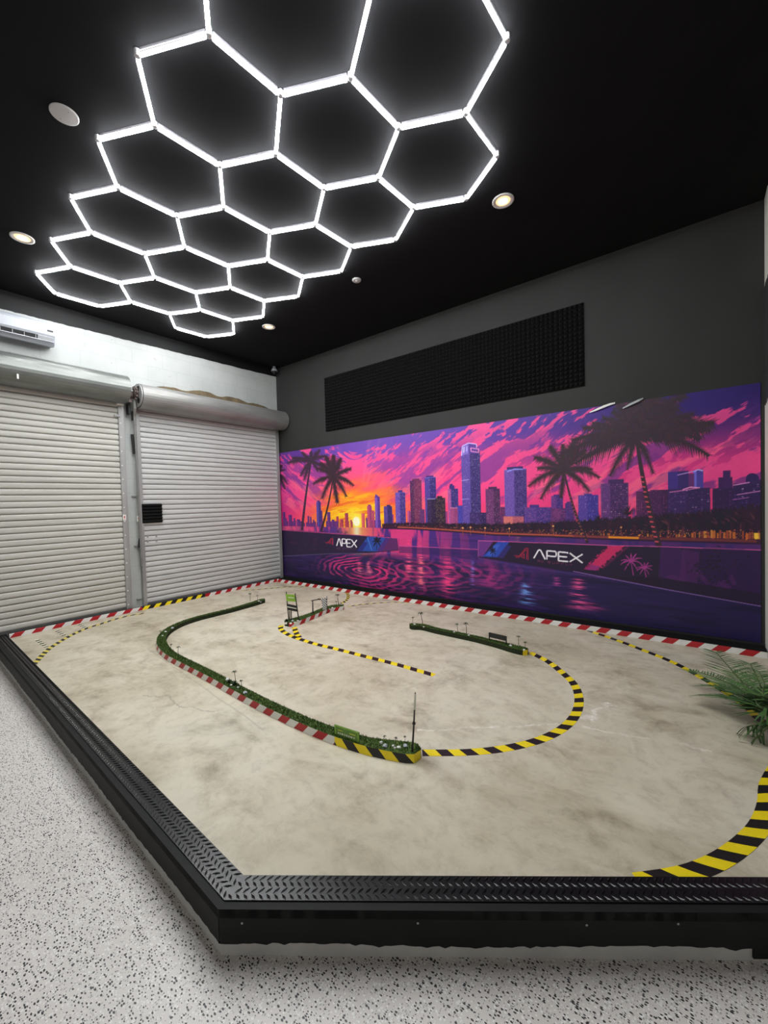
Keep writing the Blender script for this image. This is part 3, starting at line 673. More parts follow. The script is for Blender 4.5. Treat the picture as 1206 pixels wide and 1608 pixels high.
def column(px0, py0, px1, py1, w_, col, amp, seed):
    global wat
    xa, za = wm(px0, py0); xb, zb = wm(px1, py1); f_ = np.clip((za-ZZ)/(za-zb), 0, 1); cx = xa+(xb-xa)*f_
    n1 = fbm(XX*3.2, ZZ*64, seed, 4, .65); ww = w_*(.4+.8*f_)*(.15+1.7*n1)
    msk = np.exp(-((XX-cx-(.12*(n1-.5)))/ww)**2)*sst(.38, .60, n1)*((ZZ < za) & (ZZ > zb))*sst(0, .12, f_)*sst(1.0, .8, f_)
    wat = mixc(wat, col, np.clip(msk*amp, 0, 1))
for a_ in ((641, 842, 641, 912, .055, (255, 96, 140), 1, 201), (659, 842, 661, 932, .05, (255, 108, 140), 1, 205), (701, 845, 702, 948, .085, (250, 66, 136), 1, 209), (563, 880, 565, 905, .05, (255, 130, 150), .9, 213), (578, 880, 579, 905, .05, (255, 120, 150), .8, 217),
           (741, 870, 742, 925, .03, (150, 120, 220), .9, 221), (823, 912, 825, 952, .07, (110, 150, 225), 1, 225), (872, 900, 873, 922, .035, (196, 70, 150), .9, 229), (905, 905, 908, 962, .09, (236, 84, 150), 1, 233), (925, 945, 930, 960, .10, (190, 60, 130), .8, 237), (770, 890, 765, 925, .18, (190, 50, 130), .7, 241), (812, 842, 812, 852, .05, (240, 140, 90), .9, 245)): column(*a_)
# near-shore reflections: upright bars of sky colour and tower colour
bars = fbm(XX*9, ZZ*1.5, 260, 3, .6); refl = mixc(np.zeros(XX.shape+(3,))+(74, 42, 130), (236, 62, 130), sst(.44, .56, bars)); refl = mixc(refl, (236, 90, 130), sst(.22, .05, xr_)*.7); refl = mixc(refl, (255, 160, 80), np.exp(-((XX-SX)/.30)**2)); refl = mixc(refl, (255, 246, 190), np.exp(-((XX-SX)/.07)**2))
refl = mixc(refl, (64, 40, 118), sst(.42, .62, xr_)*.8)
lim = .20+.20*sst(.12, .3, xr_); wat = mixc(wat, refl, sst(lim+.08, lim-.08, d_)*(.88-.25*sst(.4, .6, xr_)))
img = np.where((ZZ > HOR)[..., None], sky, wat)
img = np.repeat(np.repeat(img, SS, 0), SS, 1)
def sl(v): return tuple(v)
def fill(pts, col, al=1.0, raw=False):
    P_ = np.array(pts if raw else [wl(*q) for q in pts], float)
    x0, x1 = max(0, int(P_[:, 0].min())), min(RX, int(P_[:, 0].max())+2); z0, z1 = max(0, int(P_[:, 1].min())), min(RZ, int(P_[:, 1].max())+2)
    if x1 <= x0 or z1 <= z0: return
    gx, gz = np.meshgrid(np.arange(x0, x1)+.5, np.arange(z0, z1)+.5); ins = np.zeros(gx.shape, bool); n_ = len(P_)
    for i in range(n_):
        (xa, za), (xb, zb) = P_[i], P_[(i+1) % n_]
        if za == zb: continue
        ins ^= ((za > gz) != (zb > gz)) & (gx < (xb-xa)*(gz-za)/(zb-za)+xa)
    blk = img[z0:z1, x0:x1]; blk[ins] = blk[ins]*(1-al)+np.array(col, float)*al
def line(pts, w_, col, al=1.0):            # stroke; width in pixels of the photograph at its own place
    for a_, c_ in zip(pts, pts[1:]):
        ax, ay = a_; bx, by = c_; L_ = math.hypot(bx-ax, by-ay) or 1; nx_, ny_ = -(by-ay)/L_*w_/2, (bx-ax)/L_*w_/2
        fill([(ax+nx_, ay+ny_), (bx+nx_, by+ny_), (bx-nx_, by-ny_), (ax-nx_, ay-ny_)], col, al)
brd = random.Random(77)
def tower(xa, xb, yt, body, face=None, win=None, split=.45, cap=None, step=None, dens=.45, yb=None, wp=(5, 6), lit=None):
    s0, t0 = wl(xa, yt); s1 = wl(xb, yt)[0]; tb = float(np.interp((s0+s1)/2/SS, np.arange(NX), (hor-MZ0)/DS))*SS
    if yb: tb = wl(xa, yb)[1]
    s0, s1, t0 = round(s0), round(s1), round(t0); sp = s0+(s1-s0)*split
    R4 = lambda a_, b2, c_, d2, col, al=1.0: fill([(a_, c_), (b2, c_), (b2, d2), (a_, d2)], col, al, True)
    R4(s0, s1, tb, t0, body)
    if face: R4(s0, sp, tb, t0, face)
    if step:
        for (f0, f1, dh) in step: R4(s0+(s1-s0)*f0, s0+(s1-s0)*f1, t0, t0+dh*SS, body)
    if cap: R4(s0, s1, t0-2*SS, t0, cap, .8)
    if win:
        z = tb+8
        while z < t0-4:
            x_ = s0+2
            while x_ < s1-2:
                if brd.random() < dens:
                    c_ = lit if (lit and brd.random() < .25) else win
                    R4(x_, min(x_+wp[0]*.55, s1-1), z, z+wp[1]*.5, c_, brd.uniform(.2, .72))
                x_ += wp[0]
            z += wp[1]
NAVY, IND, PLUM, MAG, LAV = (52, 40, 104), (42, 34, 92), (78, 40, 98), (150, 50, 110), (140, 110, 205)
# far little skyline on the left
for xa, xb, yt in ((444.2, 448.2, 804), (448.6, 451, 813.7), (453.3, 458.7, 808.5), (461, 464, 813.7), (466, 471.6, 815.5), (483, 486, 810.5), (487, 489.6, 811.5), (491.6, 494, 816), (514, 519, 804), (521, 525.5, 816), (528.3, 532, 811), (534.3, 539.5, 815.5), (541.7, 547, 805.5), (550.4, 553, 816.5)):
    tower(xa, xb, yt, (84, 40, 112) if xa < 527 else (150, 50, 84), (104, 52, 128) if xa < 527 else (190, 66, 84), dens=.2, win=(180, 90, 150))
tower(504, 506.5, 802, (96, 44, 120)); tower(497, 504, 788.5, (58, 46, 122), (88, 70, 160), (150, 110, 190), step=[(.25, .75, 5)], dens=.35)
for k in range(26):
    xa = 441+k*4.4+brd.uniform(-1, 1); tower(xa, xa+brd.uniform(2, 4.2), 826-brd.uniform(4, 8.5), (104, 46, 120) if xa < 530 else (176, 64, 84))
for k in range(60):
    xa = 575+k*9.5; tower(xa, xa+brd.uniform(4, 9), 812-brd.uniform(-6, 10)*.9-(k*.10), brd.choice([(150, 60, 130), (120, 50, 120), (96, 46, 118)]), win=(220, 100, 150), dens=.3)
tower(568, 573, 806, (206, 78, 90), (220, 100, 100)); tower(576.8, 584, 794.6, (150, 58, 112), (190, 76, 116), (230, 120, 130), step=[(.2, .8, 4)]); tower(584.6, 588, 802, (176, 62, 110)); tower(588.8, 596.8, 781, (84, 48, 138), (120, 80, 180), (190, 130, 200)); fill([(588.8, 781.3), (590.2, 775.5), (596.8, 781.3)], (96, 58, 150))
tower(602.9, 616, 795, NAVY, (84, 60, 140), (150, 110, 200), step=[(.35, .8, 4)]); tower(621, 636.7, 773.5, (66, 48, 128), (104, 74, 170), (190, 160, 220), step=[(.3, .75, 6)], cap=(120, 100, 190), lit=(235, 220, 190)); tower(640, 644.5, 802, (150, 60, 120), (190, 90, 150))
tower(644, 662, 755, (110, 46, 90), (74, 36, 86), (236, 130, 130), split=.35, step=[(.2, .85, 5)], dens=.5, lit=(250, 190, 150)); tower(667, 684.6, 750, (56, 42, 116), (78, 58, 146), (140, 120, 215), step=[(.15, .8, 4)], cap=(110, 110, 210), lit=(235, 225, 200)); tower(659, 667, 800, (96, 50, 110), win=(170, 100, 150))
tower(671, 684.8, 783, (44, 30, 66), (54, 38, 84), (180, 130, 110), cap=(180, 170, 230), dens=.4); tower(684.4, 699.4, 782, (46, 32, 58), (42, 30, 60), (226, 170, 80), step=[(.15, .7, 5)], dens=.5, lit=(250, 220, 110)); tower(703.6, 719.5, 768, (60, 46, 120), (170, 80, 150), (150, 140, 220), split=.3, step=[(.15, .65, 9), (.2, .5, 13)], lit=(225, 210, 230))
tower(707, 721, 797, (140, 60, 120), (160, 70, 130), (235, 120, 150), dens=.6, cap=(230, 140, 180)); tower(719, 740, 794, (60, 46, 132), (70, 60, 160), (120, 130, 225), dens=.5)
# the tallest tower with a lit crown
tower(724.6, 753.8, 711, (56, 42, 106), (92, 70, 158), (148, 120, 205), split=.47, dens=.72, wp=(5, 7), lit=(225, 205, 225))
fill([(724.6, 716), (726, 701), (735.6, 695.5), (736.5, 712)], (132, 112, 205)); fill([(735.6, 695.5), (749, 697.5), (749, 712), (736, 712)], (92, 60, 150))
line([(725, 716), (726.3, 700.5), (735.8, 695.8), (748.6, 697.6), (748.6, 703)], 1.3, (214, 190, 245)); line([(739.5, 703.5), (752, 705.2), (752, 710.5), (740, 708.8), (739.5, 703.5)], 1.2, (246, 150, 205)); line([(728.5, 711), (729, 702)], 1.6, (222, 205, 250)); line([(733, 709), (733.4, 701)], 1.4, (200, 180, 245)); line([(725, 754.8), (737, 753)], 1.0, (190, 165, 225)); line([(725, 784), (737, 783.5)], .9, (170, 150, 220))
tower(738, 773, 805, (48, 34, 84), (62, 44, 104), (170, 120, 200), dens=.45, wp=(7, 8)); tower(762.7, 785, 768, (72, 38, 86), (104, 52, 108), (196, 110, 140), split=.55, step=[(.2, .8, 5)], dens=.5, lit=(240, 190, 190)); tower(786, 793, 796, (96, 44, 98), win=(210, 100, 130))
tower(792, 827, 738, (60, 44, 110), (104, 76, 164), (160, 122, 205), split=.45, step=[(.12, .85, 6)], cap=(126, 120, 216), dens=.7, wp=(5, 7)); line([(796.5, 741), (808, 736.5), (821, 737)], 1.6, (150, 150, 235)); tower(791, 823, 811, (176, 86, 110), (210, 110, 110), (250, 170, 130), dens=.6)
tower(824, 866, 797, (66, 48, 128), (84, 58, 140), (230, 110, 160), step=[(.2, .55, 6)], dens=.5, lit=(250, 170, 190)); tower(865.5, 884, 779, (66, 42, 120), (96, 54, 132), (190, 100, 160), step=[(.2, .75, 3)]); tower(865, 902, 798, (80, 40, 104), (96, 46, 110), (230, 100, 140), dens=.5); tower(887.5, 898.5, 790, (72, 44, 118), win=(190, 90, 150), step=[(.25, .8, 3)])
tower(908, 939.5, 778, (62, 48, 138), (84, 60, 150), (120, 110, 220), step=[(.3, .7, 3)], dens=.45, lit=(236, 200, 225)); tower(943.7, 986.5, 760, (66, 38, 92), (92, 52, 118), (170, 90, 150), split=.35, step=[(.28, .85, 8)], dens=.55, wp=(7, 8), lit=(240, 180, 190))
tower(998.7, 1022, 772, (74, 32, 80), (84, 38, 86), (170, 70, 120), dens=.45, wp=(7, 8)); tower(1049, 1081, 741, (56, 36, 104), (64, 44, 128), None, split=.5); tower(1088.7, 1104.6, 738.5, (72, 58, 150), (110, 100, 205), None, split=.35); tower(1081, 1090, 744, (96, 42, 108)); line([(1064, 746), (1090, 740)], 1.3, (190, 150, 225)); line([(1090, 740.5), (1096, 737.5), (1104, 739.5)], 1.6, (180, 175, 240))
tower(1021, 1060, 769.6, (62, 28, 74), (70, 32, 82), (150, 66, 130), dens=.4, wp=(8, 8)); tower(1049, 1116, 768, (50, 30, 82), (56, 34, 92), (130, 72, 160), dens=.45, wp=(9, 7), lit=(214, 170, 220)); line([(1051, 773), (1074, 770), (1098, 766)], 1.2, (210, 110, 180)); line([(1072, 769), (1084, 765), (1099, 766)], 1.6, (238, 150, 200))
tower(1128, 1150, 750, (58, 26, 84)); tower(1135, 1147, 739, (62, 28, 90)); tower(1118.7, 1153, 767, (48, 24, 74), win=(110, 56, 130), dens=.25, wp=(9, 7))
fill([(1171, 760)]+[(1181.5-10.5*math.cos(PI*k/10), 752-9*math.sin(PI*k/10)) for k in range(11)]+[(1192, 760)], (48, 26, 88)); tower(1151.5, 1195.5, 760, (44, 26, 78), None, (120, 70, 160), dens=.35, wp=(10, 7), lit=(200, 160, 215)); fill([(1151, 764), (1196, 752.5), (1196, 758), (1151, 770)], (50, 28, 82)); line([(1151.5, 762), (1177, 757.5)], 1.4, (220, 140, 200)); line([(1157, 777), (1194, 771)], 1.3, (200, 120, 190)); line([(1150, 785), (1176, 781)], 1.0, (170, 90, 170))
fill([(1115, 767), (1119, 767), (1118.5, 800), (1115.5, 800)], (226, 56, 118))
# shore: sand line, lights, tree line
def shore(px): return float(np.interp(at(px, 800, 1, WY).x, XX[0], hor))
for k in range(900):
    px = 600+ (1196-600)*(k/900)**.9+brd.uniform(-3, 3); g = (px-600)/596; H_ = .05+.27*g**1.15
    if px > 1195: continue
    q = at(px, 800, 1, WY).x; base = shore(px)+.035; cx, cz = (q-MX0)/DS*SS, (base-MZ0)/DS*SS; hh = H_*brd.uniform(.6, 1.1)/DS*SS; w_ = brd.uniform(.4, .9)*hh*.55+2
    c_ = brd.choice([(40, 20, 46), (34, 24, 44), (52, 26, 50), (30, 26, 46)]) if brd.random() > .05 else (86, 44, 60)
    for j in range(5):
        a_ = brd.uniform(.2, PI-.2); fill([(cx-1.2, cz+hh*.55), (cx+math.cos(a_)*w_, cz+hh*.55+math.sin(a_)*hh*.45), (cx+math.cos(a_)*w_*.5+1.5, cz+hh*.5)], c_, 1, True)
    fill([(cx-w_*.5, cz), (cx-w_*.35, cz+hh*.75), (cx+w_*.35, cz+hh*.75), (cx+w_*.5, cz)], c_, .9, True)
def band(pxs, d0, d1, col, al=1.0):
    up = [((at(p_, 800, 1, WY).x-MX0)/DS*SS, (shore(p_)+d1-MZ0)/DS*SS) for p_ in pxs]; dn = [((at(p_, 800, 1, WY).x-MX0)/DS*SS, (shore(p_)+d0-MZ0)/DS*SS) for p_ in pxs]
    fill(up+dn[::-1], col, al, True)
xs_b = list(range(600, 1196, 12))+[1195]
band(xs_b, -.005, .045, (60, 26, 50)); band(xs_b[2:33], .008, .026, (206, 96, 66), .8); band(list(range(900, 1196, 12)), .004, .030, (120, 52, 58), .8); band(list(range(955, 1005, 6)), .006, .03, (232, 140, 40)); band(xs_b, -.012, .002, (46, 22, 60))
for k in range(620):
    px = 612+brd.random()**.8*583
    if px > 1194: continue
    g = (px-600)/596; q = at(px, 800, 1, WY).x; z_ = shore(px)+brd.uniform(.03, .05+.07*g); cx, cz = (q-MX0)/DS*SS, (z_-MZ0)/DS*SS; r_ = brd.uniform(.6, 1.6)
    fill([(cx-r_, cz-r_), (cx+r_, cz-r_), (cx+r_, cz+r_), (cx-r_, cz+r_)], brd.choice([(255, 150, 60), (240, 110, 50), (255, 190, 110), (230, 100, 130)]), brd.uniform(.5, 1), True)
for px in list(range(895, 960, 6))+list(range(1002, 1196, 5)):
    if brd.random() < .2 or 1030 < px < 1044 or 1157 < px < 1164: continue
    g = (px-600)/596; q = at(px+brd.uniform(-1.5, 1.5), 800, 1, WY).x; b0 = shore(px)+.035; hh = (.028+.045*sst(1040, 1120, np.float64(px)))*brd.uniform(.6, 1.05); w_ = brd.uniform(1.2, 3.2)*(1.6 if 1100 < px < 1160 else 1)
    cx = (q-MX0)/DS*SS; fill([(cx-w_, (b0-MZ0)/DS*SS), (cx+w_, (b0-MZ0)/DS*SS), (cx+w_, (b0+hh-MZ0)/DS*SS), (cx-w_, (b0+hh-MZ0)/DS*SS)], brd.choice([(214, 112, 48), (176, 76, 44), (226, 146, 64), (140, 56, 46)]), .85, True)
fill([(1184, 837), (1190.5, 837), (1191, 846), (1186.5, 847), (1184, 845)], (250, 196, 60)); fill([(1171, 836), (1172.5, 836), (1172.5, 848), (1171, 848)], (220, 100, 50))
for px, py in ((869, 826), (975.5, 828), (727, 829), (762, 829), (739, 828), (800, 830)):
    line([(px, py), (px+.3, py+13)], .9, (150, 80, 60)); fill([(px-1.8, py), (px, py-1.6), (px+1.8, py), (px, py+1.6)], (255, 176, 110))
# palms
def mpalm(cx, cy, base, tips, trunk_w, colr, leaf, seed, ticks=None, curve=0.0):
    rnd = random.Random(seed); n = 22; tr = []
    for i in range(n+1):
        u = i/n; tr.append((cx+(base[0]-cx)*u+curve*math.sin(PI*u), cy+(base[1]-cy)*u))
    for i in range(n):
        w0 = trunk_w*(.62+.5*i/n); line([tr[i], (tr[i+1][0], tr[i+1][1]+.5)], w0, colr)
        if ticks and i > n*.35: (ax, ay) = tr[i]; line([(ax-w0*.5, ay), (ax+w0*.15, ay+.8)], 1.2*trunk_w/5, ticks)
    for (tx, ty, sag) in tips:
        L_ = math.hypot(tx-cx, ty-cy); mx_, my_ = (cx+tx)/2, (cy+ty)/2-sag*L_; m_ = 26; Q = []
        for i in range(m_+1):
            u = i/m_; Q.append(((1-u)**2*cx+2*u*(1-u)*mx_+u*u*tx, (1-u)**2*cy+2*u*(1-u)*my_+u*u*ty))
        for i in range(1, m_):
            u = i/m_; (ax, ay), (bx, by) = Q[i], Q[i+1]; d_l = math.hypot(bx-ax, by-ay) or 1; ux_, uy_ = (bx-ax)/d_l, (by-ay)/d_l
            ll = L_*leaf*(.35+.65*math.sin(PI*min(1, u*.85+.12)))*rnd.uniform(.6, 1.25)
            for sg in (-1, 1):
                vx, vy = ux_*.72-uy_*sg*.75, uy_*.72+ux_*sg*.75+.42; v_l = math.hypot(vx, vy); ex, ey = ax+vx/v_l*ll, ay+vy/v_l*ll; wv = L_*.022+.2
                fill([(ax-ux_*wv, ay-uy_*wv), (ax+ux_*wv, ay+uy_*wv), (ex, ey)], (colr[0]+rnd.randint(-6, 10), colr[1]+rnd.randint(-4, 6), colr[2]+rnd.randint(-6, 8)))
        line(Q[::3]+[Q[-1]], max(.6, L_*.03), colr)
    fill([(cx+trunk_w*.9*math.cos(2*PI*k/10), cy+trunk_w*.9*math.sin(2*PI*k/10)) for k in range(10)], colr)
DK = (58, 38, 58)
mpalm(489, 724, (474.5, 832), [(459, 719, .12), (452, 727, .2), (472, 748, .22), (478, 754, .2), (474, 709.5, .0), (489, 707.6, 0), (503, 706, .05), (513, 716, .2), (510, 736, .2), (500, 741, .2), (496, 730, .1)], 3.6, DK, .28, 301, (96, 48, 120), -1.0)
mpalm(523.5, 749, (504.5, 834), [(492, 760, .22), (506, 783, .25), (530.5, 790, .0), (544.5, 780, .25), (556, 763, .28), (552, 735.5, .12), (536, 719, .05), (524, 714, .0), (512, 716, .1), (497, 735, .2), (503, 726, .12)], 3.0, (54, 34, 46), .27, 302, None, 2.0)
mpalm(434, 742, (430, 800), [(448, 768, .25), (452, 760, .25), (449, 738, .2), (444, 730, .1)], 3, DK, .25, 303)
mpalm(886, 739, (923, 852), [(830, 764, .24), (849, 784, .25), (881, 782, .0), (926, 772, .25), (942, 750, .25), (921, 706, .12), (903, 691, .1), (884, 697, .0), (863, 700, .1), (839, 718, .15), (844, 735, .12), (909, 706, .1), (931, 737, .15)], 4.2, (54, 38, 50), .26, 304, (190, 84, 88), -4)
mpalm(999, 686, (1035, 858), [(878, 716, .18), (903, 728, .12), (958, 748, .22), (898, 692, .16), (915, 672, .15), (946, 655, .1), (975, 632, .05), (1003, 624, .0), (1031, 620, .08), (1076, 618, .10), (1110, 667, .2), (1114, 716, .22), (1116, 676, .12), (1026, 744, .2), (958, 657, .12), (1065, 640, .1), (1122, 664, .08), (1010, 640, 0), (990, 638, 0), (962, 645, .05), (930, 664, .1), (1050, 630, .06), (1090, 650, .1), (1012, 600, 0), (985, 606, 0), (1045, 600, .05), (960, 614, .05), (1100, 690, .2), (930, 700, .14), (985, 738, .2)], 8.6, (54, 38, 52), .24, 305, (216, 76, 96), -3)
for (px, py, s_) in ((985, 806, 22), (1072, 818, 18), (1000, 818, 14), (940, 815, 13), (1110, 812, 20)):
    rnd = random.Random(px)
    for k in range(17):
        a_ = PI*(k+.5)/17+PI; fill([(px-1.4, py+3), (px+s_*math.cos(a_)*rnd.uniform(.7, 1.1), py+s_*.9*math.sin(a_)*rnd.uniform(.7, 1.05)+3), (px+1.4, py+3)], (40, 26, 48))
# --- trackside banners in the print
fill([(430, 831.2), (470, 833), (559.7, 840), (607.5, 842.8), (624, 845.2), (626.5, 864.5), (578, 868.5), (443, 873.5), (430, 874)], (42, 30, 62))
for _ in range(160):
    px, py = brd.uniform(440, 540), brd.uniform(834, 866); fill([(px, py), (px+brd.uniform(3, 9), py-brd.uniform(0, 4)), (px+brd.uniform(2, 8), py+brd.uniform(1, 3))], brd.choice([(58, 30, 70), (80, 34, 70), (36, 28, 60)]), .30)
fill([(561, 865), (578, 842.5), (606, 844), (592, 866)], (44, 74, 160)); fill([(561, 865), (572, 851), (578, 852), (569, 866)], (40, 44, 120)); fill([(606, 844), (624, 845.5), (626, 864), (592, 866)], (92, 40, 100)); line([(577, 843), (584, 864)], 1.0, (80, 130, 210)); fill([(606, 844), (613, 844.5), (600, 866), (592, 866)], (74, 44, 120))
mpalm(592.5, 849.5, (591.5, 863), [(585, 851, .3), (587, 858, .3), (599.5, 851, .3), (597.5, 858, .3), (592, 842.5, 0), (587.5, 845, .1), (598, 844.5, .1)], 1.0, (24, 22, 44), .3, 306)
line([(441, 832), (559.7, 840.2), (624, 845.2)], .9, (206, 70, 140)); line([(626.5, 845), (627, 864.5)], .8, (150, 60, 130)); line([(442, 873.4), (523, 869.2), (624, 868.6)], .8, (120, 110, 160), .7); line([(627, 857), (751, 862.8)], .9, (210, 80, 150))
fill([(627, 858), (751, 863.5), (751, 880), (690, 872), (627, 868)], (50, 32, 92), .55)
fill([(751.3, 849), (840, 852), (960, 856.6), (1037, 858.3), (1196, 863.7), (1196, 952), (990, 914), (960, 908), (824, 886.5), (751.3, 875)], (38, 26, 54))
fill([(1037, 858.3), (1196, 863.7), (1196, 951), (1037, 921)], (46, 24, 72)); fill([(1038, 859), (1072, 860), (1080, 914), (1033, 908)], (70, 30, 92), .6); fill([(1072, 862), (1098, 868), (1096, 916), (1066, 913)], (90, 36, 100), .5)
for px, py, w_, h_ in ((1132, 921, 14, 9), (1140, 918, 9, 9), (1150, 910, 7, 10), (1100, 902, 8, 8), (1060, 908, 16, 6), (1108, 912, 8, 6)): fill([(px-w_, py-h_*.4), (px-w_*.2, py-h_), (px+w_, py+h_*.6), (px+w_*.2, py+h_)], (96, 40, 106), .45)
for _ in range(120):
    px, py = brd.gauss(1118, 17), brd.gauss(888, 15); a_ = brd.uniform(0, 2*PI); fill([(px, py), (px+9*math.cos(a_), py+6*math.sin(a_)), (px+7*math.cos(a_+.4), py+5*math.sin(a_+.4))], brd.choice([(34, 24, 46), (30, 22, 44), (44, 28, 54)]), .85)
fill([(1033, 906), (1196, 932), (1196, 951), (1020, 919), (960, 906)], (34, 22, 48), .8)
fill([(751.6, 849.4), (775, 850.2), (768, 860), (758, 874.5), (751.6, 873.5)], (104, 50, 130)); fill([(758, 874), (782, 850.5), (800, 851.2), (781, 875)], (44, 70, 170)); fill([(781, 875), (796, 855), (803, 858), (790, 877)], (50, 44, 120), .8); fill([(764, 872), (776, 856), (786, 854), (775, 873)], (60, 96, 196), .8)
mpalm(774, 865, (773.5, 874), [(768.5, 865.5, .3), (770, 870, .2), (779.5, 866, .3), (778, 870.5, .2), (773.5, 859, 0), (770, 861, .1), (778, 861, .1)], 1.1, (26, 24, 50), .3, 307)
fill([(917, 893.8), (936.5, 896), (960, 876), (981, 858), (976, 857), (955, 857.5)], (200, 44, 100)); fill([(917, 893.8), (926, 886), (944, 889.5), (936.5, 896)], (150, 44, 120)); fill([(981, 858), (989, 858.2), (950, 892), (944, 894)], (120, 36, 84), .5)
fill([(917, 893), (930, 879), (934, 881), (923, 893)], (150, 40, 100))
for _ in range(150):
    t_ = brd.random(); sd_ = brd.choice((0, 1)); px, py = (917+38*t_, 893.5-36*t_) if sd_ else (938+44*t_, 896-38*t_)
    a_ = brd.uniform(0, 2*PI); r_ = brd.uniform(1, 3.2); fill([(px+r_*math.cos(a_+q_), py+r_*.8*math.sin(a_+q_)) for q_ in (0, 1.7, 3.2)], (38, 26, 54) if brd.random() < .6 else (190, 46, 104), .9)
def mini(cx, cy, s_, by):
    mpalm(cx, cy, (cx+s_*.22, by), [(cx-s_, cy+s_*.30, .35), (cx-s_*.95, cy-s_*.1, .3), (cx-s_*.6, cy+s_*.8, .3), (cx+s_*1.0, cy+s_*.25, .35), (cx+s_*1.0, cy-s_*.3, .3), (cx+s_*.6, cy+s_*.8, .3), (cx, cy-s_*.8, 0), (cx-s_*.5, cy-s_*.6, .1), (cx+s_*.5, cy-s_*.75, .1)], 1.3, (168, 58, 140), .13, int(cx))
mini(991, 882, 17, 903); mini(1012, 892.5, 12.5, 906)
line([(751, 849), (840, 852), (960, 856.6), (1037, 858.3), (1196, 863.7)], 1.0, (214, 90, 160)); line([(751.3, 849), (751.3, 875)], .9, (170, 80, 150)); line([(900, 897), (990.7, 914.7), (1060, 928), (1196, 952)], 1.2, (136, 100, 170)); line([(751, 877), (824, 890), (900, 901), (960, 909)], .8, (96, 70, 130), .7)
# writing: APEX / RC SUPPLY with the ribbon A mark, twice
def letters(org, ex, ey, txt, w_, col, al=1.0):
    G_ = {'A': [[(0, 0), (.42, 1), (.58, 1), (1, 0)]], 'P': [[(.05, 0), (.05, 1), (.9, 1), (.97, .9), (.97, .52), (.9, .42), (.05, .42)]], 'E': [[(1, 1), (.05, 1), (.05, 0), (1, 0)], [(.05, .5), (.9, .5)]], 'X': [[(0, 1), (1, 0)], [(0, 0), (1, 1)]], 'R': [[(.05, 0), (.05, 1), (.95, 1), (.95, .5), (.05, .5)], [(.45, .5), (.95, 0)]], 'C': [[(1, 1), (.05, 1), (.05, 0), (1, 0)]],
          'S': [[(1, 1), (.05, 1), (.05, .5), (.95, .5), (.95, 0), (0, 0)]], 'U': [[(.05, 1), (.05, 0), (.95, 0), (.95, 1)]], 'L': [[(.05, 1), (.05, 0), (1, 0)]], 'Y': [[(0, 1), (.5, .5), (1, 1)], [(.5, .5), (.5, 0)]]}
    x_ = 0
    for ch, wd, gap in txt:
        for st_ in G_.get(ch, []): line([(org[0]+ex[0]*(x_+u*wd)+ey[0]*v, org[1]+ex[1]*(x_+u*wd)+ey[1]*v) for u, v in st_], w_, col, al)
        x_ += wd+gap
WTX = (236, 230, 238)
APX = [('A', 1.02, .10), ('P', .90, .13), ('E', .92, .12), ('X', 1.16, 0)]
letters((838.5, 876.5), (17.6, 1.75), (0, -13.9), APX, 2.35, WTX); letters((529.0, 857.2), (7.25, .55), (0, -11.6), APX, 1.65, WTX)
SUB = [('R', .7, .35), ('C', .7, 1.1), ('S', .7, .55), ('U', .7, .55), ('P', .7, .55), ('P', .7, .55), ('L', .7, .45), ('Y', .7, 0)]
letters((844.5, 882.2), (5.6, .62), (0, -2.7), SUB, .75, (128, 52, 84), .8); letters((529.5, 862.5), (3.1, .02), (0, -2.0), SUB, .6, (110, 70, 100), .7)
RDK = (176, 36, 66)
def amark(ox, oy, s_):
    for off in (0, 1):
        o_ = off*2.6*s_; line([(ox+o_*.9, oy+0+o_*.9), (ox+7*s_, oy+.5*s_+o_*.9), (ox+10*s_+o_*.3, oy-2*s_+o_*.5), (ox+17.5*s_, oy-11.5*s_+o_), (ox+21.5*s_-o_*.5, oy-11.2*s_+o_), (ox+21.5*s_-o_*.9, oy+7.2*s_-o_*.4)], .95*s_**.5, RDK)
    line([(ox+11*s_, oy+2.2*s_), (ox+15.5*s_, oy-3*s_), (ox+15.5*s_, oy+4.5*s_), (ox+11*s_, oy+2.2*s_)], .9*s_**.5, RDK)
amark(808, 872.3, 1.0); amark(511, 851.5, .55)
line([(523.5, 843), (523.5, 857)], .7, (150, 90, 120), .6)
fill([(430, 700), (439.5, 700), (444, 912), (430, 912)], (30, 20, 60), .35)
img = img.reshape(NZ, SS, NX, SS, 3).mean((1, 3))
gr = (fbm(XX*40, ZZ*40, 400, 2)-.5)*.05; img = np.clip(img*(1+gr[..., None]), 0, 255)/255
linimg = np.where(img <= .04045, img/12.92, ((img+.055)/1.055)**2.4)*MURAL_GAIN
me = bpy.data.meshes.new('mural'); nv = NX*NZ
bow = .004+.0035*fbm(XX*1.2, ZZ*1.6, 500, 3)
co = np.stack([XX, WY-bow, ZZ], -1).reshape(-1).astype(np.float32)
ii = (np.arange(NZ-1)[:, None]*NX+np.arange(NX-1)[None]).reshape(-1); quads = np.stack([ii, ii+1, ii+1+NX, ii+NX], -1).astype(np.int32)
me.vertices.add(nv); me.vertices.foreach_set('co', co); nq = len(quads); me.loops.add(nq*4); me.loops.foreach_set('vertex_index', quads.reshape(-1))
me.polygons.add(nq); me.polygons.foreach_set('loop_start', np.arange(0, nq*4, 4, dtype=np.int32)); me.update(calc_edges=True)
me.polygons.foreach_set('use_smooth', np.ones(nq, bool))
ca = me.color_attributes.new('print', 'FLOAT_COLOR', 'POINT'); ca.data.foreach_set('color', np.concatenate([linimg.reshape(-1, 3), np.ones((nv, 1))], 1).astype(np.float32).reshape(-1))
m = mat('printed_vinyl', rough=.42, spec=.35); t = NT(m); an = t.n('ShaderNodeAttribute', attribute_name='print'); t.color(an.outputs['Color'])
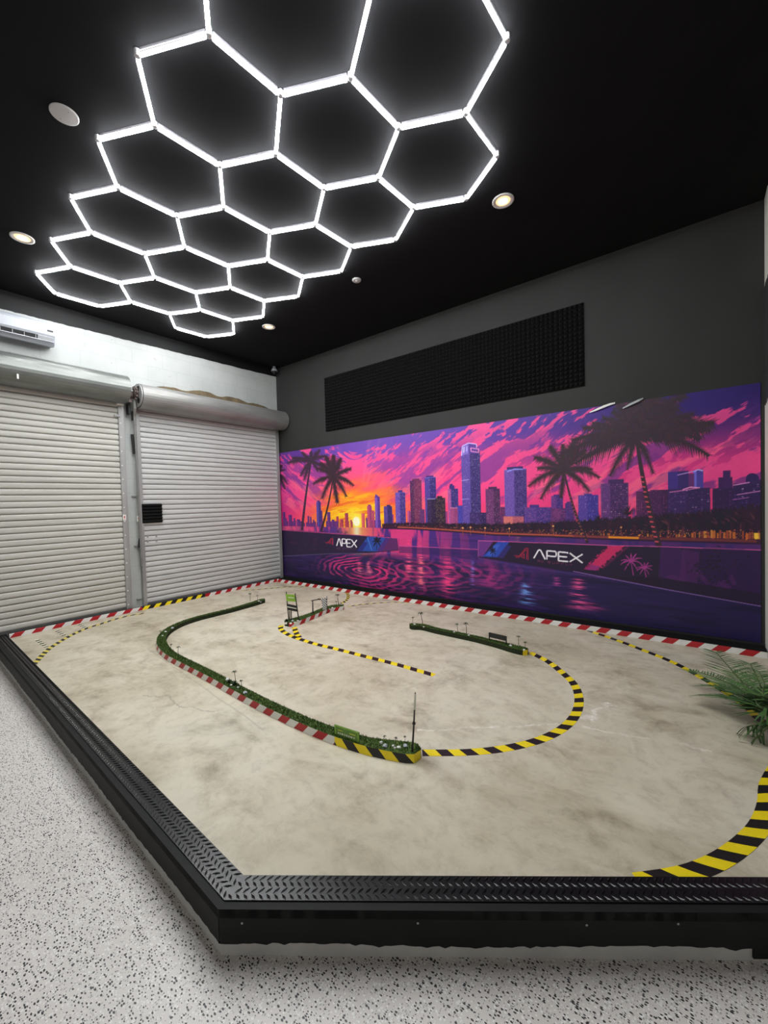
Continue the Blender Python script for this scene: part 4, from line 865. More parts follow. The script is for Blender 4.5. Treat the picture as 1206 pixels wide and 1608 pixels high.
me.materials.append(m); mo = bpy.data.objects.new('mural', me); COL.objects.link(mo)
tag(mo, 'wide printed mural of a purple and pink city sunset with palms and APEX banners', 'mural')
for pts_ in (((926, 647.5), (936, 643), (948, 637.5), (958, 634), (966, 632.4)), ((978, 641), (990, 634), (1004, 627.5), (1010, 625.2))):   # the upper hem has come loose and curls forward
    b = MB(); vs = []; n_ = len(pts_)-1
    for i, q_ in enumerate(pts_):
        e_ = math.sin(PI*min(1, (i+.35)/n_*.8)); P_ = at(*q_, 1, WY-.010); vs += [P_, P_+Vector((0, -.012*e_, .004)), P_+Vector((0, -.020*e_, -.020*e_-.002))]
    b.add(vs, [(3*i+k, 3*i+k+1, 3*i+k+4, 3*i+k+3) for i in range(n_) for k in (0, 1)]); po = b.build('peeled_edge', M['paper' if pts_[0][0] < 950 else 'acgrey'], mo, recalc=False); po['label'] = 'loose curled top edge showing its pale back'
#MURAL-END

# ------------------------------------------------------------------ tapes on the track floor
def ribbon(name, pts, width, material, label, group=None, z=.0012, u0=0.0, spline=True, cat='tape'):
    P = catmull([Vector((q[0], q[1], 0)) for q in pts], .025) if spline else [Vector((q[0], q[1], 0)) for q in pts]
    T = frame2d(P); vs = []; uv = []; u = u0
    for i, q in enumerate(P):
        if i: u += (P[i]-P[i-1]).length
        n_ = Vector((-T[i].y, T[i].x, 0))
        for s in (-1, 1):
            e = q+n_*(s*width/2)
            vs += [(e.x, e.y, z), (e.x, e.y, 0.0002)]; uv += [(u, s*width/2)]*2
    fs = []
    for i in range(len(P)-1):
        a = 4*i; c = 4*(i+1)
        fs += [(a, c, c+2, a+2), (a+1, c+1, c, a), (a+2, c+2, c+3, a+3)]
    b = MB(); b.add(vs, fs, 0, uv); o = b.build(name, material, recalc=False); return tag(o, label, cat, group)
def fp(lst): return [fl(*q)[:2] for q in lst]
G = 'tapes stuck on the track floor'
def kerb(name, A, B, depth, h, label, segs):
    A, B = Vector(A), Vector(B); d = (B-A).normalized(); n_ = Vector((-d.y, d.x, 0)); L = (B-A).length     # the taped face looks to the right of A -> B
    root = thing(name, label, 'kerb', (A+B)/2, 'black foam kerbs along the walls')
    b = MB(); q = [A, B, B+n_*depth, A+n_*depth]; b.prism([(v.x, v.y) for v in q], .0006, h); bevel(b.build('foam_block', M['foam'], root), .003)
    for u0, u1, mt, lb in segs:
        n = max(1, int((u1-u0)/.1)); vs = []; uv = []; b = MB()
        for i in range(n+1):
            u = u0+(u1-u0)*i/n; q = A+d*u-n_*.0012
            for z, o in ((.0008, -n_*.008), (h*.93, Vector()), (h+.001, n_*.004)): vs.append((q.x+o.x, q.y+o.y, z)); uv.append((u, z))
        b.add(vs, [(3*i+k, 3*i+3+k, 3*i+4+k, 3*i+1+k) for i in range(n) for k in (0, 1)], 0, uv); b.build('face_tape', mt, root, recalc=False)['label'] = lb
    return root
kerb('wall_kerb', (-6.03, 4.60, 0), (.446, 4.60, 0), .19, .05, 'black foam kerb with red and white striped face along the foot of the mural', [(0, 6.476, M['rw'], 'red and white striped face')])
ya_, yb_ = 2.345, fl(322, 937)[1]; xs_ = WX+.115
kerb('wall_kerb', (.450, 4.60, 0), (.90, 4.60, 0), .018, .05, 'short end piece of red and white kerb passing in front of the white pier', [(0, .45, M['rw'], 'red and white striped face')])
kerb('wall_kerb', (xs_, .985, 0), (xs_, 4.78, 0), .04, .045, 'kerb along the foot of the two roller shutters, red and white with a yellow and black stretch', [(0, ya_-.985, M['rw'], 'red and white striped face'), (ya_-.985, yb_-.985, M['yb'], 'yellow and black striped face'), (yb_-.985, 3.795, M['rw'], 'red and white striped face')])
ribbon('floor_tape', fp([(51, 1046), (56, 1040), (74.6, 1021), (91, 1009.7), (108, 999.7), (132.7, 988), (157.5, 980), (182.4, 972), (205, 966.5), (226, 963.2)]), .05, M['yb_fine'], 'thin yellow and black tape by the left edging, running towards the shutter', G)
for a, c, lb in (((57, 1004.2), (73, 1016), 'nearest the left edging'), ((87.5, 989.6), (102, 998.5), 'the middle one of the three'), ((123.5, 979.6), (135, 987), 'farthest from the left edging')):
    ribbon('floor_tape', fp([a, c]), .036, M['dots'], 'short dotted grid mark in front of the left shutter, '+lb, 'dotted grid marks', spline=False)
ribbon('floor_tape', fp([(380, 927.5), (413, 925), (443, 922.3), (469.5, 921), (496, 921.4), (517, 923.6), (534, 927), (545, 932), (546.8, 937.5), (543.5, 943), (536, 948)]), .045, M['yb_fine'], 'yellow and black tape curling round behind the checkered flag island', G)
ribbon('floor_tape', fp([(547, 952.5), (569, 949), (606, 946.3), (645, 946.2)]), .028, M['yb_fine'], 'faint thin yellow tape right of the checkered flag island', G)
ribbon('floor_tape', fp([(442.5, 982), (440.5, 986), (445, 992), (454.6, 997.5), (466, 1002), (479.5, 1006.5), (496, 1011.5), (531, 1020), (572.4, 1030.6), (614, 1041), (655, 1052.6), (682, 1060.5)]), .058, M['yb_curve'], 'yellow and black tape sweeping from the flag island to the middle of the track', G)
ribbon('floor_tape', fp([(462.5, 985), (464.6, 993), (470, 1001)]), .058, M['yb_curve'], 'short yellow and black tape joining under the flag island tip', G)
ribbon('floor_tape', fp([(832, 1024.7), (858.8, 1038), (881, 1054.7), (899, 1071.5), (907.5, 1088), (909, 1106), (901.5, 1126), (884, 1143.6), (856, 1158.7), (821, 1169.7), (776, 1177.8), (725.6, 1181.8), (663, 1182.3)]), .058, M['yb_curve'], 'yellow and black tape looping right in a half circle between the two turf strips', G)
ribbon('floor_tape', fp([(917, 986.5), (929, 991.9), (962, 1003), (1002, 1018), (1052, 1038), (1082, 1053), (1108, 1068), (1128, 1080), (1169.5, 1107.7), (1194, 1131), (1230, 1152)]), .05, M['yb_curve'], 'yellow and black tape from the mural foot to under the palm fronds', G)
ribbon('floor_tape', fp([(1002, 1384), (1052, 1377), (1092.5, 1367.5), (1132.7, 1349.6), (1168, 1324.5), (1193, 1297), (1204.5, 1266.7), (1207, 1235), (1222, 1205)]), .068, M['yb_wide'], 'wide yellow and black tape curving at the bottom right by the front edging', G)

# ------------------------------------------------------------------ turf strips
TH_ = .044
def strip(name, label, pts, widths, tapes, blades=2600):
    """pts: centre line; widths: at the points; tapes: list of (u0, u1, side, material, part label)"""
    P3_ = [Vector((q[0], q[1], w)) for q, w in zip(pts, widths)]
    C = catmull(P3_, .03); Wd = [q.z for q in C]; P = [Vector((q.x, q.y, 0)) for q in C]; T = frame2d(P)
    root = thing(name, label, 'turf strip', (P[len(P)//2].x, P[len(P)//2].y, 0))
    cum = [0]
    for i in range(1, len(P)): cum.append(cum[-1]+(P[i]-P[i-1]).length)
    L = cum[-1]
    left, right = [], []
    def hw(i):      # round the two ends
        w = Wd[i]/2; d = min(cum[i], L-cum[i])
        return w*math.sqrt(max(0.0, 1-max(0, 1-d/w)**2)) if d < w else w
    for i, q in enumerate(P):
        n_ = Vector((-T[i].y, T[i].x, 0)); h = max(hw(i), .004)
        left.append(q+n_*h); right.append(q-n_*h)
    k = len(P); vs = [(q.x, q.y, TH_) for q in left]+[(q.x, q.y, TH_) for q in right]+[(q.x, q.y, .0005) for q in left]+[(q.x, q.y, .0005) for q in right]
    b = MB(); b.add(vs, [(2*k+i, 2*k+i+1, i+1, i) for i in range(k-1)]+[(k+i, k+i+1, 3*k+i+1, 3*k+i) for i in range(k-1)]+[(0, k, 3*k, 2*k), (k-1, 3*k-1, 4*k-1, 2*k-1)]+[(i, i+1, k+i+1, k+i) for i in range(k-1)])
    b.build('foam_core', M['turfside'], root)
    b = MB(); rnd = random.Random(len(pts))
    vs = [(q.x, q.y, TH_+.001) for q in left]+[(q.x, q.y, TH_+.001) for q in right]
    b.add(vs, [(k+i, k+i+1, i+1, i) for i in range(k-1)])
    for _ in range(int(blades*L)):
        i = rnd.randrange(k-1); f_ = rnd.random(); v = rnd.uniform(-1, 1)
        a = left[i].lerp(left[i+1], f_); c = right[i].lerp(right[i+1], f_); q = a.lerp(c, (v+1)/2)
        an = rnd.uniform(0, 2*PI); e = Vector((math.cos(an), math.sin(an), 0))*.0022; tip = Vector((rnd.uniform(-.006, .006), rnd.uniform(-.006, .006), rnd.uniform(.007, .014)))
        z = Vector((0, 0, TH_)); b.add([q-e+z, q+e+z, q+tip+z], [(0, 1, 2)])
    b.build('turf', M['turf'], root, recalc=False)
    for (ua, ub, side, mt, lb) in tapes:
        src = left if side > 0 else right
        idx = [i for i in range(k) if ua <= cum[i] <= ub]
        b = MB(); vs = []; uv = []
        for i in idx:
            n_ = Vector((-T[i].y, T[i].x, 0))*(.0025*side); e = n_*3.2
            q = src[i]+n_; q2 = src[i]+e
            vs += [(q.x, q.y, TH_+.003), (q2.x, q2.y, .001)]; uv += [(cum[i]-L+.03, TH_), (cum[i]-L+.03, 0)]
        b.add(vs, [(2*i, 2*i+1, 2*i+3, 2*i+2) for i in range(len(idx)-1)], 0, uv)
        b.build('side_tape', mt, root, recalc=False)['label'] = lb
    return root
serp = [(-4.945, 3.53), (-4.91, 3.38), (-4.875, 3.15), (-4.86, 2.95), (-4.865, 2.72), (-4.865, 2.52), (-4.82, 2.31), (-4.72, 2.13), (-4.58, 1.99), (-4.38, 1.87), (-4.14, 1.785), (-3.9, 1.737), (-3.7, 1.722), (-3.35, 1.712), (-3.03, 1.70), (-2.7, 1.68), (-2.4, 1.667), (-2.1, 1.664), (-1.9, 1.667), (-1.68, 1.685), (-1.5, 1.715), (-1.37, 1.760), (-1.27, 1.80), (-1.205, 1.83)]
sw = [.09, .085, .06, .055, .055, .055, .06, .07, .08, .085, .085, .08, .075, .075, .075, .075, .075, .075, .075, .08, .085, .105, .115, .115]
Lc = 0; cl = catmull([Vector((q[0], q[1], 0)) for q in serp], .03); ct = [0]
for i in range(1, len(cl)): ct.append(ct[-1]+(cl[i]-cl[i-1]).length)
def near_u(x, y): return ct[min(range(len(cl)), key=lambda i: (cl[i].x-x)**2+(cl[i].y-y)**2)]
ua, ub = near_u(-4.38, 1.87), near_u(-1.67, 1.685)
strip('turf_strip', 'long winding turf strip from the right shutter to the near flag pole', serp, sw,
      [(ua, ub, -1, M['rw2'], 'red and white taped side'), (ub, 99, -1, M['yb_wide'], 'yellow and black taped side')])
def gp(px, py): q = fl(px, py, TH_); return q.x, q.y
ciA = [(447, 977), (455, 975.5), (463, 973.5), (475, 969.5), (488, 965), (500, 960), (513, 955), (526, 952), (540, 950.5)]
ci = [gp(*q) for q in ciA]
strip('turf_strip', 'short turf island carrying the green banner gantry and checkered flag', ci, [.13, .16, .15, .13, .11, .10, .12, .14, .12], [(.02, 99, -1, M['rw2'], 'red and white taped side')])
riA = [(643, 980.5), (652, 981), (665, 982), (684, 987), (703, 991), (725, 995.5), (745, 999.8), (767, 1005), (785, 1009.5), (803, 1014.5), (818, 1018), (829, 1020.5)]
ri = [gp(*q) for q in riA]
strip('turf_strip', 'straight dark turf strip in front of the mural on the right', ri, [.08, .085, .075, .06, .06, .06, .06, .065, .075, .09, .10, .09], [(1.28, 99, -1, M['yb_wide'], 'yellow and black taped side')])

# ------------------------------------------------------------------ miniature palms (one built, the rest copied)
def mini_palm(label):
    r = thing('miniature_palm', label, 'model palm', (0, 0, 0), 'miniature palms on the turf strips')
    b = MB(); b.path([(0, 0, 0), (.012, 0, .35), (.005, .008, .7), (-.02, .01, 1.0)], [.035, .028, .024, .022], 7); b.build('trunk', M['trunk'], r)
    b = MB(); rnd = random.Random(4); top = Vector((-.02, .01, .99))
    for k in range(10):
        a = 2*PI*k/10+rnd.uniform(-.2, .2); d = Vector((math.cos(a), math.sin(a), 0)); s_ = Vector((-d.y, d.x, 0)); R = rnd.uniform(.24, .32); up = rnd.uniform(.06, .16)
        prev = None
        for i in range(6):
            u = i/5; c = top+d*(R*u)+Vector((0, 0, up*math.sin(u*2.4)-.16*u*u)); w = .055*math.sin(PI*min(u+.12, 1))+.004
            cur = [c-s_*w+Vector((0, 0, -.03*u)), c, c+s_*w+Vector((0, 0, -.03*u))]
            if prev: b.add(prev+cur, [(0, 3, 4, 1), (1, 4, 5, 2)])
            prev = cur
    b.build('crown', M['leaf'], r, recalc=False)
    return r
PALMS = [  # base px, top px, label
    ((393, 943.5), (393, 932.5), 'tall mini palm at the far tip of the winding turf strip'),
    ((404.5, 941.5), (404.6, 935), 'tiny mini palm at the very far end of the winding turf strip'),
    ((252.5, 997), (251.6, 990.5), 'mini palm on the outer edge of the left bend of the winding turf strip'),
    ((268, 1020), (267, 1012), 'shorter of two mini palms just after the left bend'),
    ((279.5, 1027), (278, 1016.5), 'taller of two mini palms just after the left bend'),
    ((370, 1071), (367, 1054.8), 'tall mini palm halfway along the winding strip beside the dark bushes'),
    ((379.5, 1079), (379, 1068.5), 'shorter mini palm halfway along the winding strip, right of the tall one'),
    ((604, 1163.8), (603.8, 1156.5), 'leftmost of three tiny palms near the near flag pole'),
    ((621, 1167.5), (620, 1158.5), 'bushy middle one of three tiny palms near the near flag pole'),
    ((636, 1165), (636, 1158), 'rightmost of three tiny palms, next to the near flag pole'),
    ((531.5, 949.5), (529, 934.2), 'tall mini palm on the checkered flag island'),
    ((528.6, 951), (528.4, 944.5), 'tiny mini palm at the foot of the tall one on the flag island'),
    ((648, 977.5), (647, 969.2), 'small mini palm at the left tip of the straight turf strip'),
    ((664, 980.5), (659.5, 963), 'tallest leaning mini palm at the left end of the straight turf strip'),
    ((719, 991.5), (717, 980), 'left one of two mini palms midway along the straight turf strip'),
    ((732.5, 994.8), (732.2, 978.8), 'right one of two mini palms midway along the straight turf strip'),
    ((814.5, 1013), (816, 999.5), 'mini palm right of the black rail sign'),
    ((825, 1018.5), (825.5, 1008.5), 'bushy little palm at the right tip of the straight turf strip')]
proto = None
for k, (bq, tq, lb) in enumerate(PALMS):
    base = fl(*bq, TH_); dd = (base-CP).dot(CF); h = max(.03, (bq[1]-tq[1])/F_PX*dd)
    if proto is None: proto = mini_palm(lb); o = proto; o.location = base; o.scale = (h,)*3
    else: o = copy_thing(proto, lb, base, k*1.3, h)
    lean = (tq[0]-bq[0])/max(1, bq[1]-tq[1]); o.rotation_euler = (0, math.atan(lean)*.8, k*1.3 if abs(lean) < .15 else 0)
    if h < .07: o.scale = (h*1.25, h*1.25, h)
# stones and bushes
def pebble(seed, m_):
    rnd = random.Random(seed); import bmesh
    bm = bmesh.new(); bmesh.ops.create_icosphere(bm, subdivisions=2, radius=1.0)
    sx, sy, sz = rnd.uniform(.8, 1.2), rnd.uniform(.6, 1.0), rnd.uniform(.5, .8)
    for v in bm.verts:
        k = 1+rnd.uniform(-.16, .16); v.co = Vector((v.co.x*sx*k, v.co.y*sy*k, v.co.z*sz*k))
    me = bpy.data.meshes.new('pebble'); bm.to_mesh(me); bm.free(); me.materials.append(m_)
    o = bpy.data.objects.new('pebble', me); COL.objects.link(o); return o
PEB = [((598.8, 1166), .014, 0, 'bright white pebble, leftmost in the row by the near flag pole'), ((604.8, 1171.5), .018, 1, 'blue grey pebble in front of the bright white one near the flag pole'),
       ((617.5, 1170.8), .011, 0, 'narrow upright white pebble in the middle near the flag pole'), ((620.3, 1174), .010, 0, 'small cream pebble at the foot of the narrow upright one'), ((626.3, 1173.3), .013, 0, 'round cream pebble right of the two narrow ones'), ((636.6, 1171.5), .017, 1, 'grey pebble nearest the near flag pole'),
       ((357, 1067.5), .022, 0, 'flat white pebble left of the tall halfway palm'), ((363, 1075.2), .012, 0, 'small white pebble in front of the halfway bushes'), ((373.7, 1079), .014, 0, 'upright white pebble between the two halfway palms'), ((385, 1088), .02, 1, 'pale blue pebble at the taped edge right of the halfway palms'),
       ((270.6, 985.6), .022, 1, 'grey pebble at the start of the left bend'), ((260, 991.5), .018, 0, 'white pebble on top of the left bend'), ((255, 997.6), .014, 0, 'small white pebble inside the left bend palm'),
       ((406.5, 943), .016, 0, 'white pebble at the far tip of the winding strip'), ((409.5, 944.5), .014, 1, 'grey pebble at the very end of the winding strip'),
       ((449, 978.5), .022, 0, 'white pebble at the left tip of the banner island'), ((456.5, 978.5), .020, 0, 'white pebble between the banner posts, front'), ((459.3, 974.5), .018, 1, 'grey pebble between the banner posts, back'), ((463, 976.8), .016, 0, 'white pebble beside the right banner post'), ((467.9, 974.2), .016, 0, 'white pebble just right of the right banner post'),
       ((522, 954), .018, 0, 'white pebble right of the checkered flag'), ((518, 955.8), .013, 1, 'grey pebble close beside the checkered flag'),
       ((651, 979.5), .016, 0, 'white pebble at the left tip of the straight strip'), ((665.5, 983.5), .014, 0, 'small white pebble right of the tallest leaning palm'), ((713, 992), .015, 0, 'white pebble left of the two midway palms'), ((736, 996.8), .014, 0, 'white pebble right of the two midway palms'), ((802, 1013.5), .020, 0, 'white pebble right of the black rail sign'), ((823, 1020), .014, 0, 'white pebble at the right tip of the straight strip')]
pp = [[pebble(s, M['stone']) for s in (1, 2, 3)], [pebble(s, M['stoneblue']) for s in (4, 5)]]
used = set()
for k, (q, r_, kind, lb) in enumerate(PEB):
    src = pp[kind][k % len(pp[kind])]
    if src.name in used: o = src.copy(); COL.objects.link(o)
    else: o = src; used.add(src.name)
    c = fl(q[0], q[1]+1.5, TH_); o.location = (c.x, c.y, TH_+r_*.36); o.scale = (r_*.8,)*3; o.rotation_euler = (0, 0, k*1.7)
    tag(o, lb, 'pebble', 'pebbles on the turf strips')
def bush(px, py, r_, label):
    c = fl(px, py, TH_); rnd = random.Random(int(px)); b = MB()
    for k in range(60):
        a = rnd.uniform(0, 2*PI); e = rnd.uniform(.1, 1.4); d = Vector((math.cos(a)*math.cos(e), math.sin(a)*math.cos(e), math.sin(e))); L = r_*rnd.uniform(.7, 1.15); s_ = d.cross(Vector((0, 0, 1))).normalized()*r_*.12
        o_ = Vector((c.x, c.y, TH_+.0005)); b.add([o_, o_+d*L*.5+s_, o_+d*L, o_+d*L*.5-s_], [(0, 1, 2, 3)])
    tag(b.build('miniature_bush', M['bush'], recalc=False), label, 'model bush', 'miniature bushes')
bush(369, 1075.5, .032, 'dark miniature bush at the foot of the tall halfway palm'); bush(359.5, 1072, .026, 'dark miniature bush left of the tall halfway palm')
bush(450, 976, .035, 'dark miniature bush at the left banner post'); bush(469, 974.5, .03, 'dark miniature bush at the right banner post')

# ------------------------------------------------------------------ gantry, lamp, flags, signs
def facing(px, py, y_at):   # world point at the depth plane of a base point, parallel to the mural wall
    return at(px, py, 1, y_at)
gb0, gb1 = fl(453.5, 973.5, TH_), fl(469.3, 975, TH_)
gt0, gt1 = None, None
def on_depth(px, py, base):   # point seen at a pixel, in the upright plane through the base that faces the room's near corner
    n_ = Vector((CF.x, CF.y, 0)).normalized(); d = ray(px, py); return CP+d*((base-CP).dot(n_)/d.dot(n_))
gt0, gt1 = on_depth(449.4, 929.5, gb0), on_depth(463.4, 931.7, gb1)
ga = thing('banner_gantry', 'black two-post gantry with lime banner over a dark sign on the short island', 'gantry', (gb0+gb1)/2)
for a, c in ((gb0, gt0), (gb1, gt1)):
    b = MB(); b.tube(a, c, .0068, .0052, 8); b.build('post', M['post'], ga)
def panel(q, base, name, m_, par, th=.004, uvs=None):
    n_ = Vector((CF.x, CF.y, 0)).normalized()*th
    vs = [on_depth(*p_, base) for p_ in q]; vs += [v+n_ for v in vs]
    b = MB(); b.add(vs, [(0, 1, 2, 3), (7, 6, 5, 4), (0, 4, 5, 1), (1, 5, 6, 2), (2, 6, 7, 3), (3, 7, 4, 0)], 0, (list(uvs)*2 if uvs else None))
    return b.build(name, m_, par)
gm = gb0.lerp(gb1, .5)-Vector((CF.x, CF.y, 0))*.008
panel([(448.3, 932.8), (464, 934.6), (465.2, 945.2), (450.2, 943.8)], gm, 'banner', M['lime'], ga)
panel([(450, 948), (465.8, 951.2), (466.4, 960.6), (451.2, 957.8)], gm, 'sign_board', M['signblack'], ga)
panel([(451, 952.4), (465.8, 955.3), (465.9, 956.5), (451.1, 953.6)], gm-Vector((CF.x, CF.y, 0))*.006, 'white_line', M['cream'], ga)
panel([(452.5, 937.6), (461.5, 938.8), (461.6, 939.8), (452.6, 938.6)], gm-Vector((CF.x, CF.y, 0))*.006, 'printed_line', M['cream'], ga)
for px in (454.8, 457.3):
    a = on_depth(px, 959, gm); g0 = fl(px+.6, 974.5, TH_); b = MB(); b.tube((a.x, a.y, TH_), a, .006, .006, 8); b.build('leg', M['post'], ga)
# street lamp
lb_ = fl(491.4, 963.5, TH_); lt = on_depth(491, 943, lb_); la = on_depth(501.5, 941, lb_); lk = on_depth(488.5, 943.4, lb_)
sl = thing('model_street_lamp', 'thin dark model lamp post with one arm on the short island', 'model lamp', lb_)
b = MB(); b.tube(lb_, lt, .008, .006, 8); b.build('pole', M['post'], sl)
b = MB(); b.path([lk, lt, la], [.004, .006, .005], 8); b.build('arm', M['post'], sl)
b = MB(); b.box((la.x-.02, la.y-.012, la.z-.004), (la.x+.02, la.y+.012, la.z+.006)); b.build('lamp_head', M['post'], sl)
# checkered flag on its pole
cb_ = fl(513.8, 963.2, 0.0); cbase = Vector((cb_.x, cb_.y, 0))
cf = thing('checkered_flag', 'black and white checkered feather flag standing at the short island', 'flag', cbase)
pt = on_depth(513.2, 936.5, cbase); b = MB(); b.tube(cbase, pt, .005, .004, 8); b.build('pole', M['post'], cf)
def flag_mesh(edge0, edge1, base, nx, ny, wave, rows, cols):
    b = MB(); vs = []; uv = []; n_ = Vector((CF.x, CF.y, 0)).normalized()
    for j in range(ny+1):
        f_ = j/ny
        a = Vector(edge0[0]).lerp(Vector(edge0[1]), f_); c = Vector(edge1[0]).lerp(Vector(edge1[1]), f_)
        for i in range(nx+1):
            g = i/nx; q = a.lerp(c, g); p_ = on_depth(q.x, q.y, base)+n_*(wave*math.sin(g*5+f_*4)); vs.append(p_); uv.append((g*cols, f_*rows))
    b.add(vs, [(j*(nx+1)+i, j*(nx+1)+i+1, (j+1)*(nx+1)+i+1, (j+1)*(nx+1)+i) for j in range(ny) for i in range(nx)], 0, uv); return b
fm = flag_mesh(((504.2, 941.2), (508, 962.6)), ((513.0, 937.8), (514.4, 962.4)), cbase-Vector((CF.x, CF.y, 0))*.006, 6, 14, .008, 12, 5)
fo = fm.build('cloth', M['checker'], cf, recalc=False); sd = fo.modifiers.new('thick', 'SOLIDIFY'); sd.thickness = .0015
# near feather flag, seen edge on
nb = fl(647.4, 1180.5, TH_); nf = thing('feather_flag', 'tall thin black and white feather flag at the near end of the winding strip', 'flag', nb)
nm_, nt_ = on_depth(650, 1136, nb), on_depth(652.1, 1087, nb)
b = MB(); b.path([nb, nm_, nm_.lerp(nt_, .45)], [.0055, .0048, .0040], 8); b.build('pole', M['post'], nf)
b = MB(); b.tube(nm_.lerp(nt_, .45), nm_.lerp(nt_, .95), .0062, .0048, 8); b.build('pole_sleeve', M['cream'], nf)
b = MB(); b.lathe([(.002, -.012), (.009, -.004), (.009, .004), (.002, .012)], nm_, 10); b.build('joint', M['post'], nf)
b = MB(); b.tube(nm_.lerp(nt_, .95), nt_, .0034, .002, 8); b.build('tip', M['post'], nf)
b = MB(); vs = []; uv = []; e = (Vector((CF.x, CF.y, 0)).normalized()*.09+Vector((CR.x, CR.y, 0))*.012); n = 24
for i in range(n+1):
    f_ = i/n; q = (nb.lerp(nm_, f_*2) if f_ < .5 else nm_.lerp(nt_, (f_-.5)*2*.93)); q = nm_.lerp(nb, .55).lerp(nt_, f_*.80)
    w = .55+.45*math.sin(PI*min(1, (1-f_)*1.6+.1)) if f_ > .4 else .9
    vs += [q+Vector((CR.x, CR.y, 0))*.003, q+e*w*.5+Vector((0, 0, -.004)), q+e*w+Vector((0, 0, -.01))]; uv += [(0, f_*16), (1.5, f_*16), (3, f_*16)]
b.add(vs, [(3*i+k, 3*i+k+1, 3*i+k+4, 3*i+k+3) for i in range(n) for k in range(2)], 0, uv)
fo = b.build('cloth', M['checker'], nf, recalc=False); sd = fo.modifiers.new('thick', 'SOLIDIFY'); sd.thickness = .001
# green track-side board
def upright_panel(name, a, c, h, th, m_, par):
    d = (c-a).normalized(); n_ = Vector((-d.y, d.x, 0))*th
    vs = [a, c, c+n_, a+n_]; vs += [v+Vector((0, 0, h)) for v in vs]
    b = MB(); b.add(vs, [(3, 2, 1, 0), (4, 5, 6, 7), (0, 1, 5, 4), (1, 2, 6, 5), (2, 3, 7, 6), (3, 0, 4, 7)]); return b.build(name, m_, par)
ba, bc = fl(525.5, 1154.2, TH_), fl(564.2, 1167.5, TH_)
bdv = (bc-ba).normalized(); bn = Vector((bdv.y, -bdv.x, 0))
gb_ = thing('track_side_board', 'green advertising board standing on the winding turf strip near its front end', 'board', (ba+bc)/2)
upright_panel('board', ba, bc, .062, .005, M['green'], gb_)
def on_board(u0, u1, z0, z1, m_, nm):
    a = ba.lerp(bc, u0)+bn*.0012; c = ba.lerp(bc, u1)+bn*.0012; zz = Vector((0, 0, z0))
    upright_panel(nm, a+zz, c+zz, z1-z0, -.0008, m_, gb_) if False else upright_panel(nm, a+zz, c+zz, z1-z0, .001, m_, gb_)
on_board(.02, .98, .056, .060, M['lime'], 'border_line'); on_board(.02, .05, .006, .056, M['lime'], 'border_line'); on_board(.95, .98, .006, .056, M['lime'], 'border_line')
on_board(.15, .34, .036, .041, M['yellowprint'], 'printed_line'); on_board(.62, .86, .036, .041, M['yellowprint'], 'printed_line')
k = .14
for wd in (.06, .05, .09, .05, .07, .06, .10, .05):
    on_board(k, k+wd*.8, .016, .025, M['cream'], 'printed_line'); k += wd*1.12+.015
# black rail sign on the straight strip
ra, rc = fl(768.5, 1005.5, TH_), fl(795, 1011.8, TH_)
rs = thing('rail_sign', 'black rail sign on two legs standing on the straight turf strip', 'sign', (ra+rc)/2)
for q in (ra, rc):
    b = MB(); b.tube(q, q+Vector((0, 0, .075)), .006, .006, 8); b.build('leg', M['post'], rs)
o = upright_panel('sign_board', ra+Vector((0, 0, .030)), rc+Vector((0, 0, .030)), .046, .006, M['signblack'], rs)

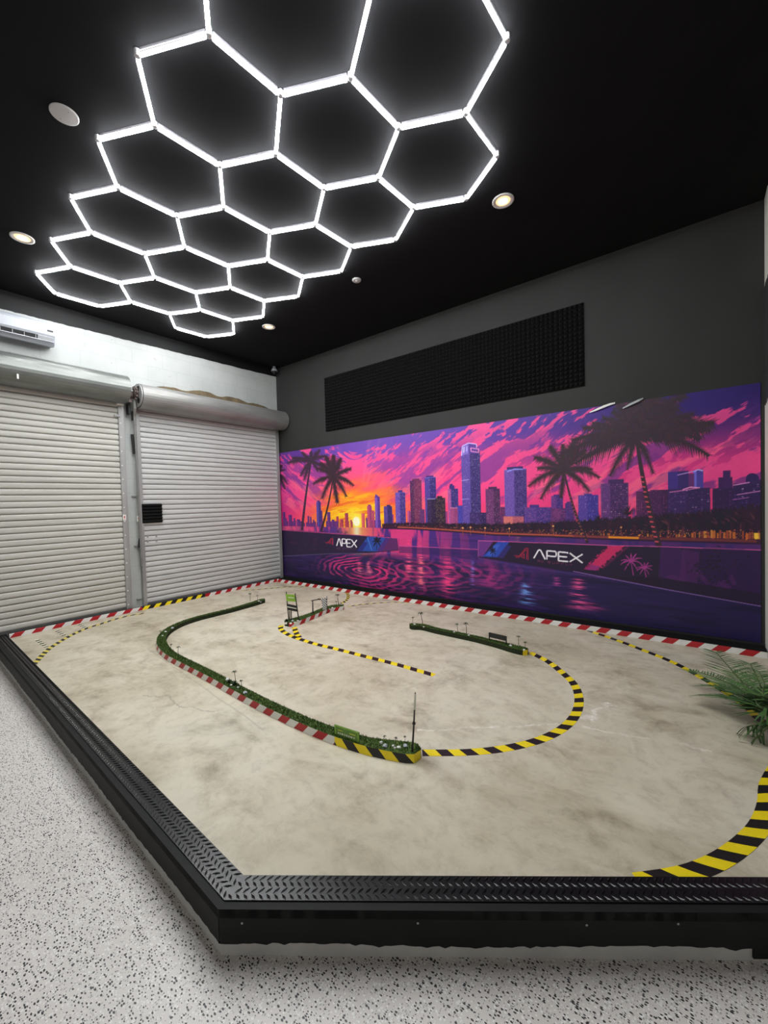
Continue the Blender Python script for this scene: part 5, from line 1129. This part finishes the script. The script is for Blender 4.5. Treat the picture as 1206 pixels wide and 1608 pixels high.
# ------------------------------------------------------------------ palm plant at the right
pc = Vector((.62, 3.42, 0))
pl = thing('palm_plant', 'leafy green palm plant reaching in from the right side of the track', 'plant', pc)
b = MB(); b.lathe([(.10, .001), (.125, .12), (.13, .20), (.115, .20), (.10, .17)], pc, 20); b.build('pot', M['pot'], pl)
b = MB(); b.lathe([(.112, .165), (.10, .178), (.02, .185)], pc, 16); b.build('soil', M['soil'], pl)
def frond(ctrl, nleaf, llen, lw, droop, seed, fold=.6):
    rnd = random.Random(seed); C = catmull(ctrl, .012); n = len(C); b = MB()
    b.path(C, [.006*(1-.75*i/n)+.0012 for i in range(n)], 5, 1, False)
    for k in range(nleaf):
        f_ = .16+.84*(k+.5)/nleaf; i = min(n-2, int(f_*n)); p_ = C[i]; t_ = (C[i+1]-C[i]).normalized()
        up = Vector((0, 0, 1)); s_ = t_.cross(up).normalized(); u_ = s_.cross(t_)
        for sg in (-1, 1):
            ang = .55+.55*(1-f_)+rnd.uniform(-.10, .10); L = llen*(.45+.75*math.sin(PI*min(.97, .15+f_*.82)))*rnd.uniform(.85, 1.1)
            d = (t_*math.cos(ang)+s_*(sg*math.sin(ang))*(1)+u_*fold*rnd.uniform(.2, .6)).normalized()
            wdir = d.cross(u_).normalized(); prev = None
            for j in range(6):
                g = j/5; c = p_+d*(L*g)+Vector((0, 0, -droop*L*g*g)); w = lw*(.35+.65*math.sin(PI*min(1, .12+.80*g))) if j < 5 else .0003
                cur = [c-wdir*w, c+wdir*w]
                if prev: b.add(prev+cur, [(0, 1, 3, 2)], 0)
                prev = cur
    return b.build('frond', [M['frond'], M['rachis']], pl, recalc=False)
st = pc+Vector((-.02, .02, .21))
def z_at(px, py, z): return at(px, py, 2, z)
def fr(pxs, n, ll, lw, droop, seed, fold=.6):
    frond([st]+[z_at(*q) for q in pxs], n, ll, lw, droop, seed, fold)
fr([(1200, 1106, .22), (1158, 1062, .25), (1124, 1024, .22)], 38, .20, .0048, .06, 1, .12)
fr([(1203, 1113, .20), (1160, 1082, .21), (1118, 1062, .17), (1082, 1052, .12)], 42, .17, .0046, .06, 2, .12)
fr([(1204, 1116, .18), (1165, 1092, .18), (1130, 1078, .16), (1102, 1076, .12)], 36, .15, .0046, .08, 9, .1)
fr([(1204, 1119, .16), (1165, 1101, .15), (1130, 1093, .12), (1098, 1091, .07)], 34, .13, .0046, .10, 3, .1)
fr([(1206, 1100, .26), (1192, 1070, .30), (1178, 1042, .29)], 34, .17, .0048, .08, 4, .1)
fr([(1208, 1096, .28), (1200, 1072, .32), (1192, 1054, .31)], 30, .15, .0048, .1, 5, .1)
fr([(1204, 1112, .22), (1180, 1084, .25), (1150, 1056, .24)], 34, .15, .0046, .08, 10, .1)
fr([(1206, 1136, .12), (1192, 1137, .12), (1172, 1141, .06)], 24, .13, .0048, .9, 6, .0)
fr([(1210, 1140, .12), (1200, 1148, .10), (1190, 1158, .04)], 20, .11, .0048, .8, 7, .0)
fr([(1235, 1080, .40), (1260, 1050, .50), (1280, 1040, .48)], 28, .17, .0048, .2, 8, .1)
b = MB(); b.path([pc+Vector((0, 0, .17)), pc+Vector((.01, 0, .22)), pc+Vector((0, .01, .27))], [.022, .018, .010], 10); b.build('stem', M['rachis'], pl)
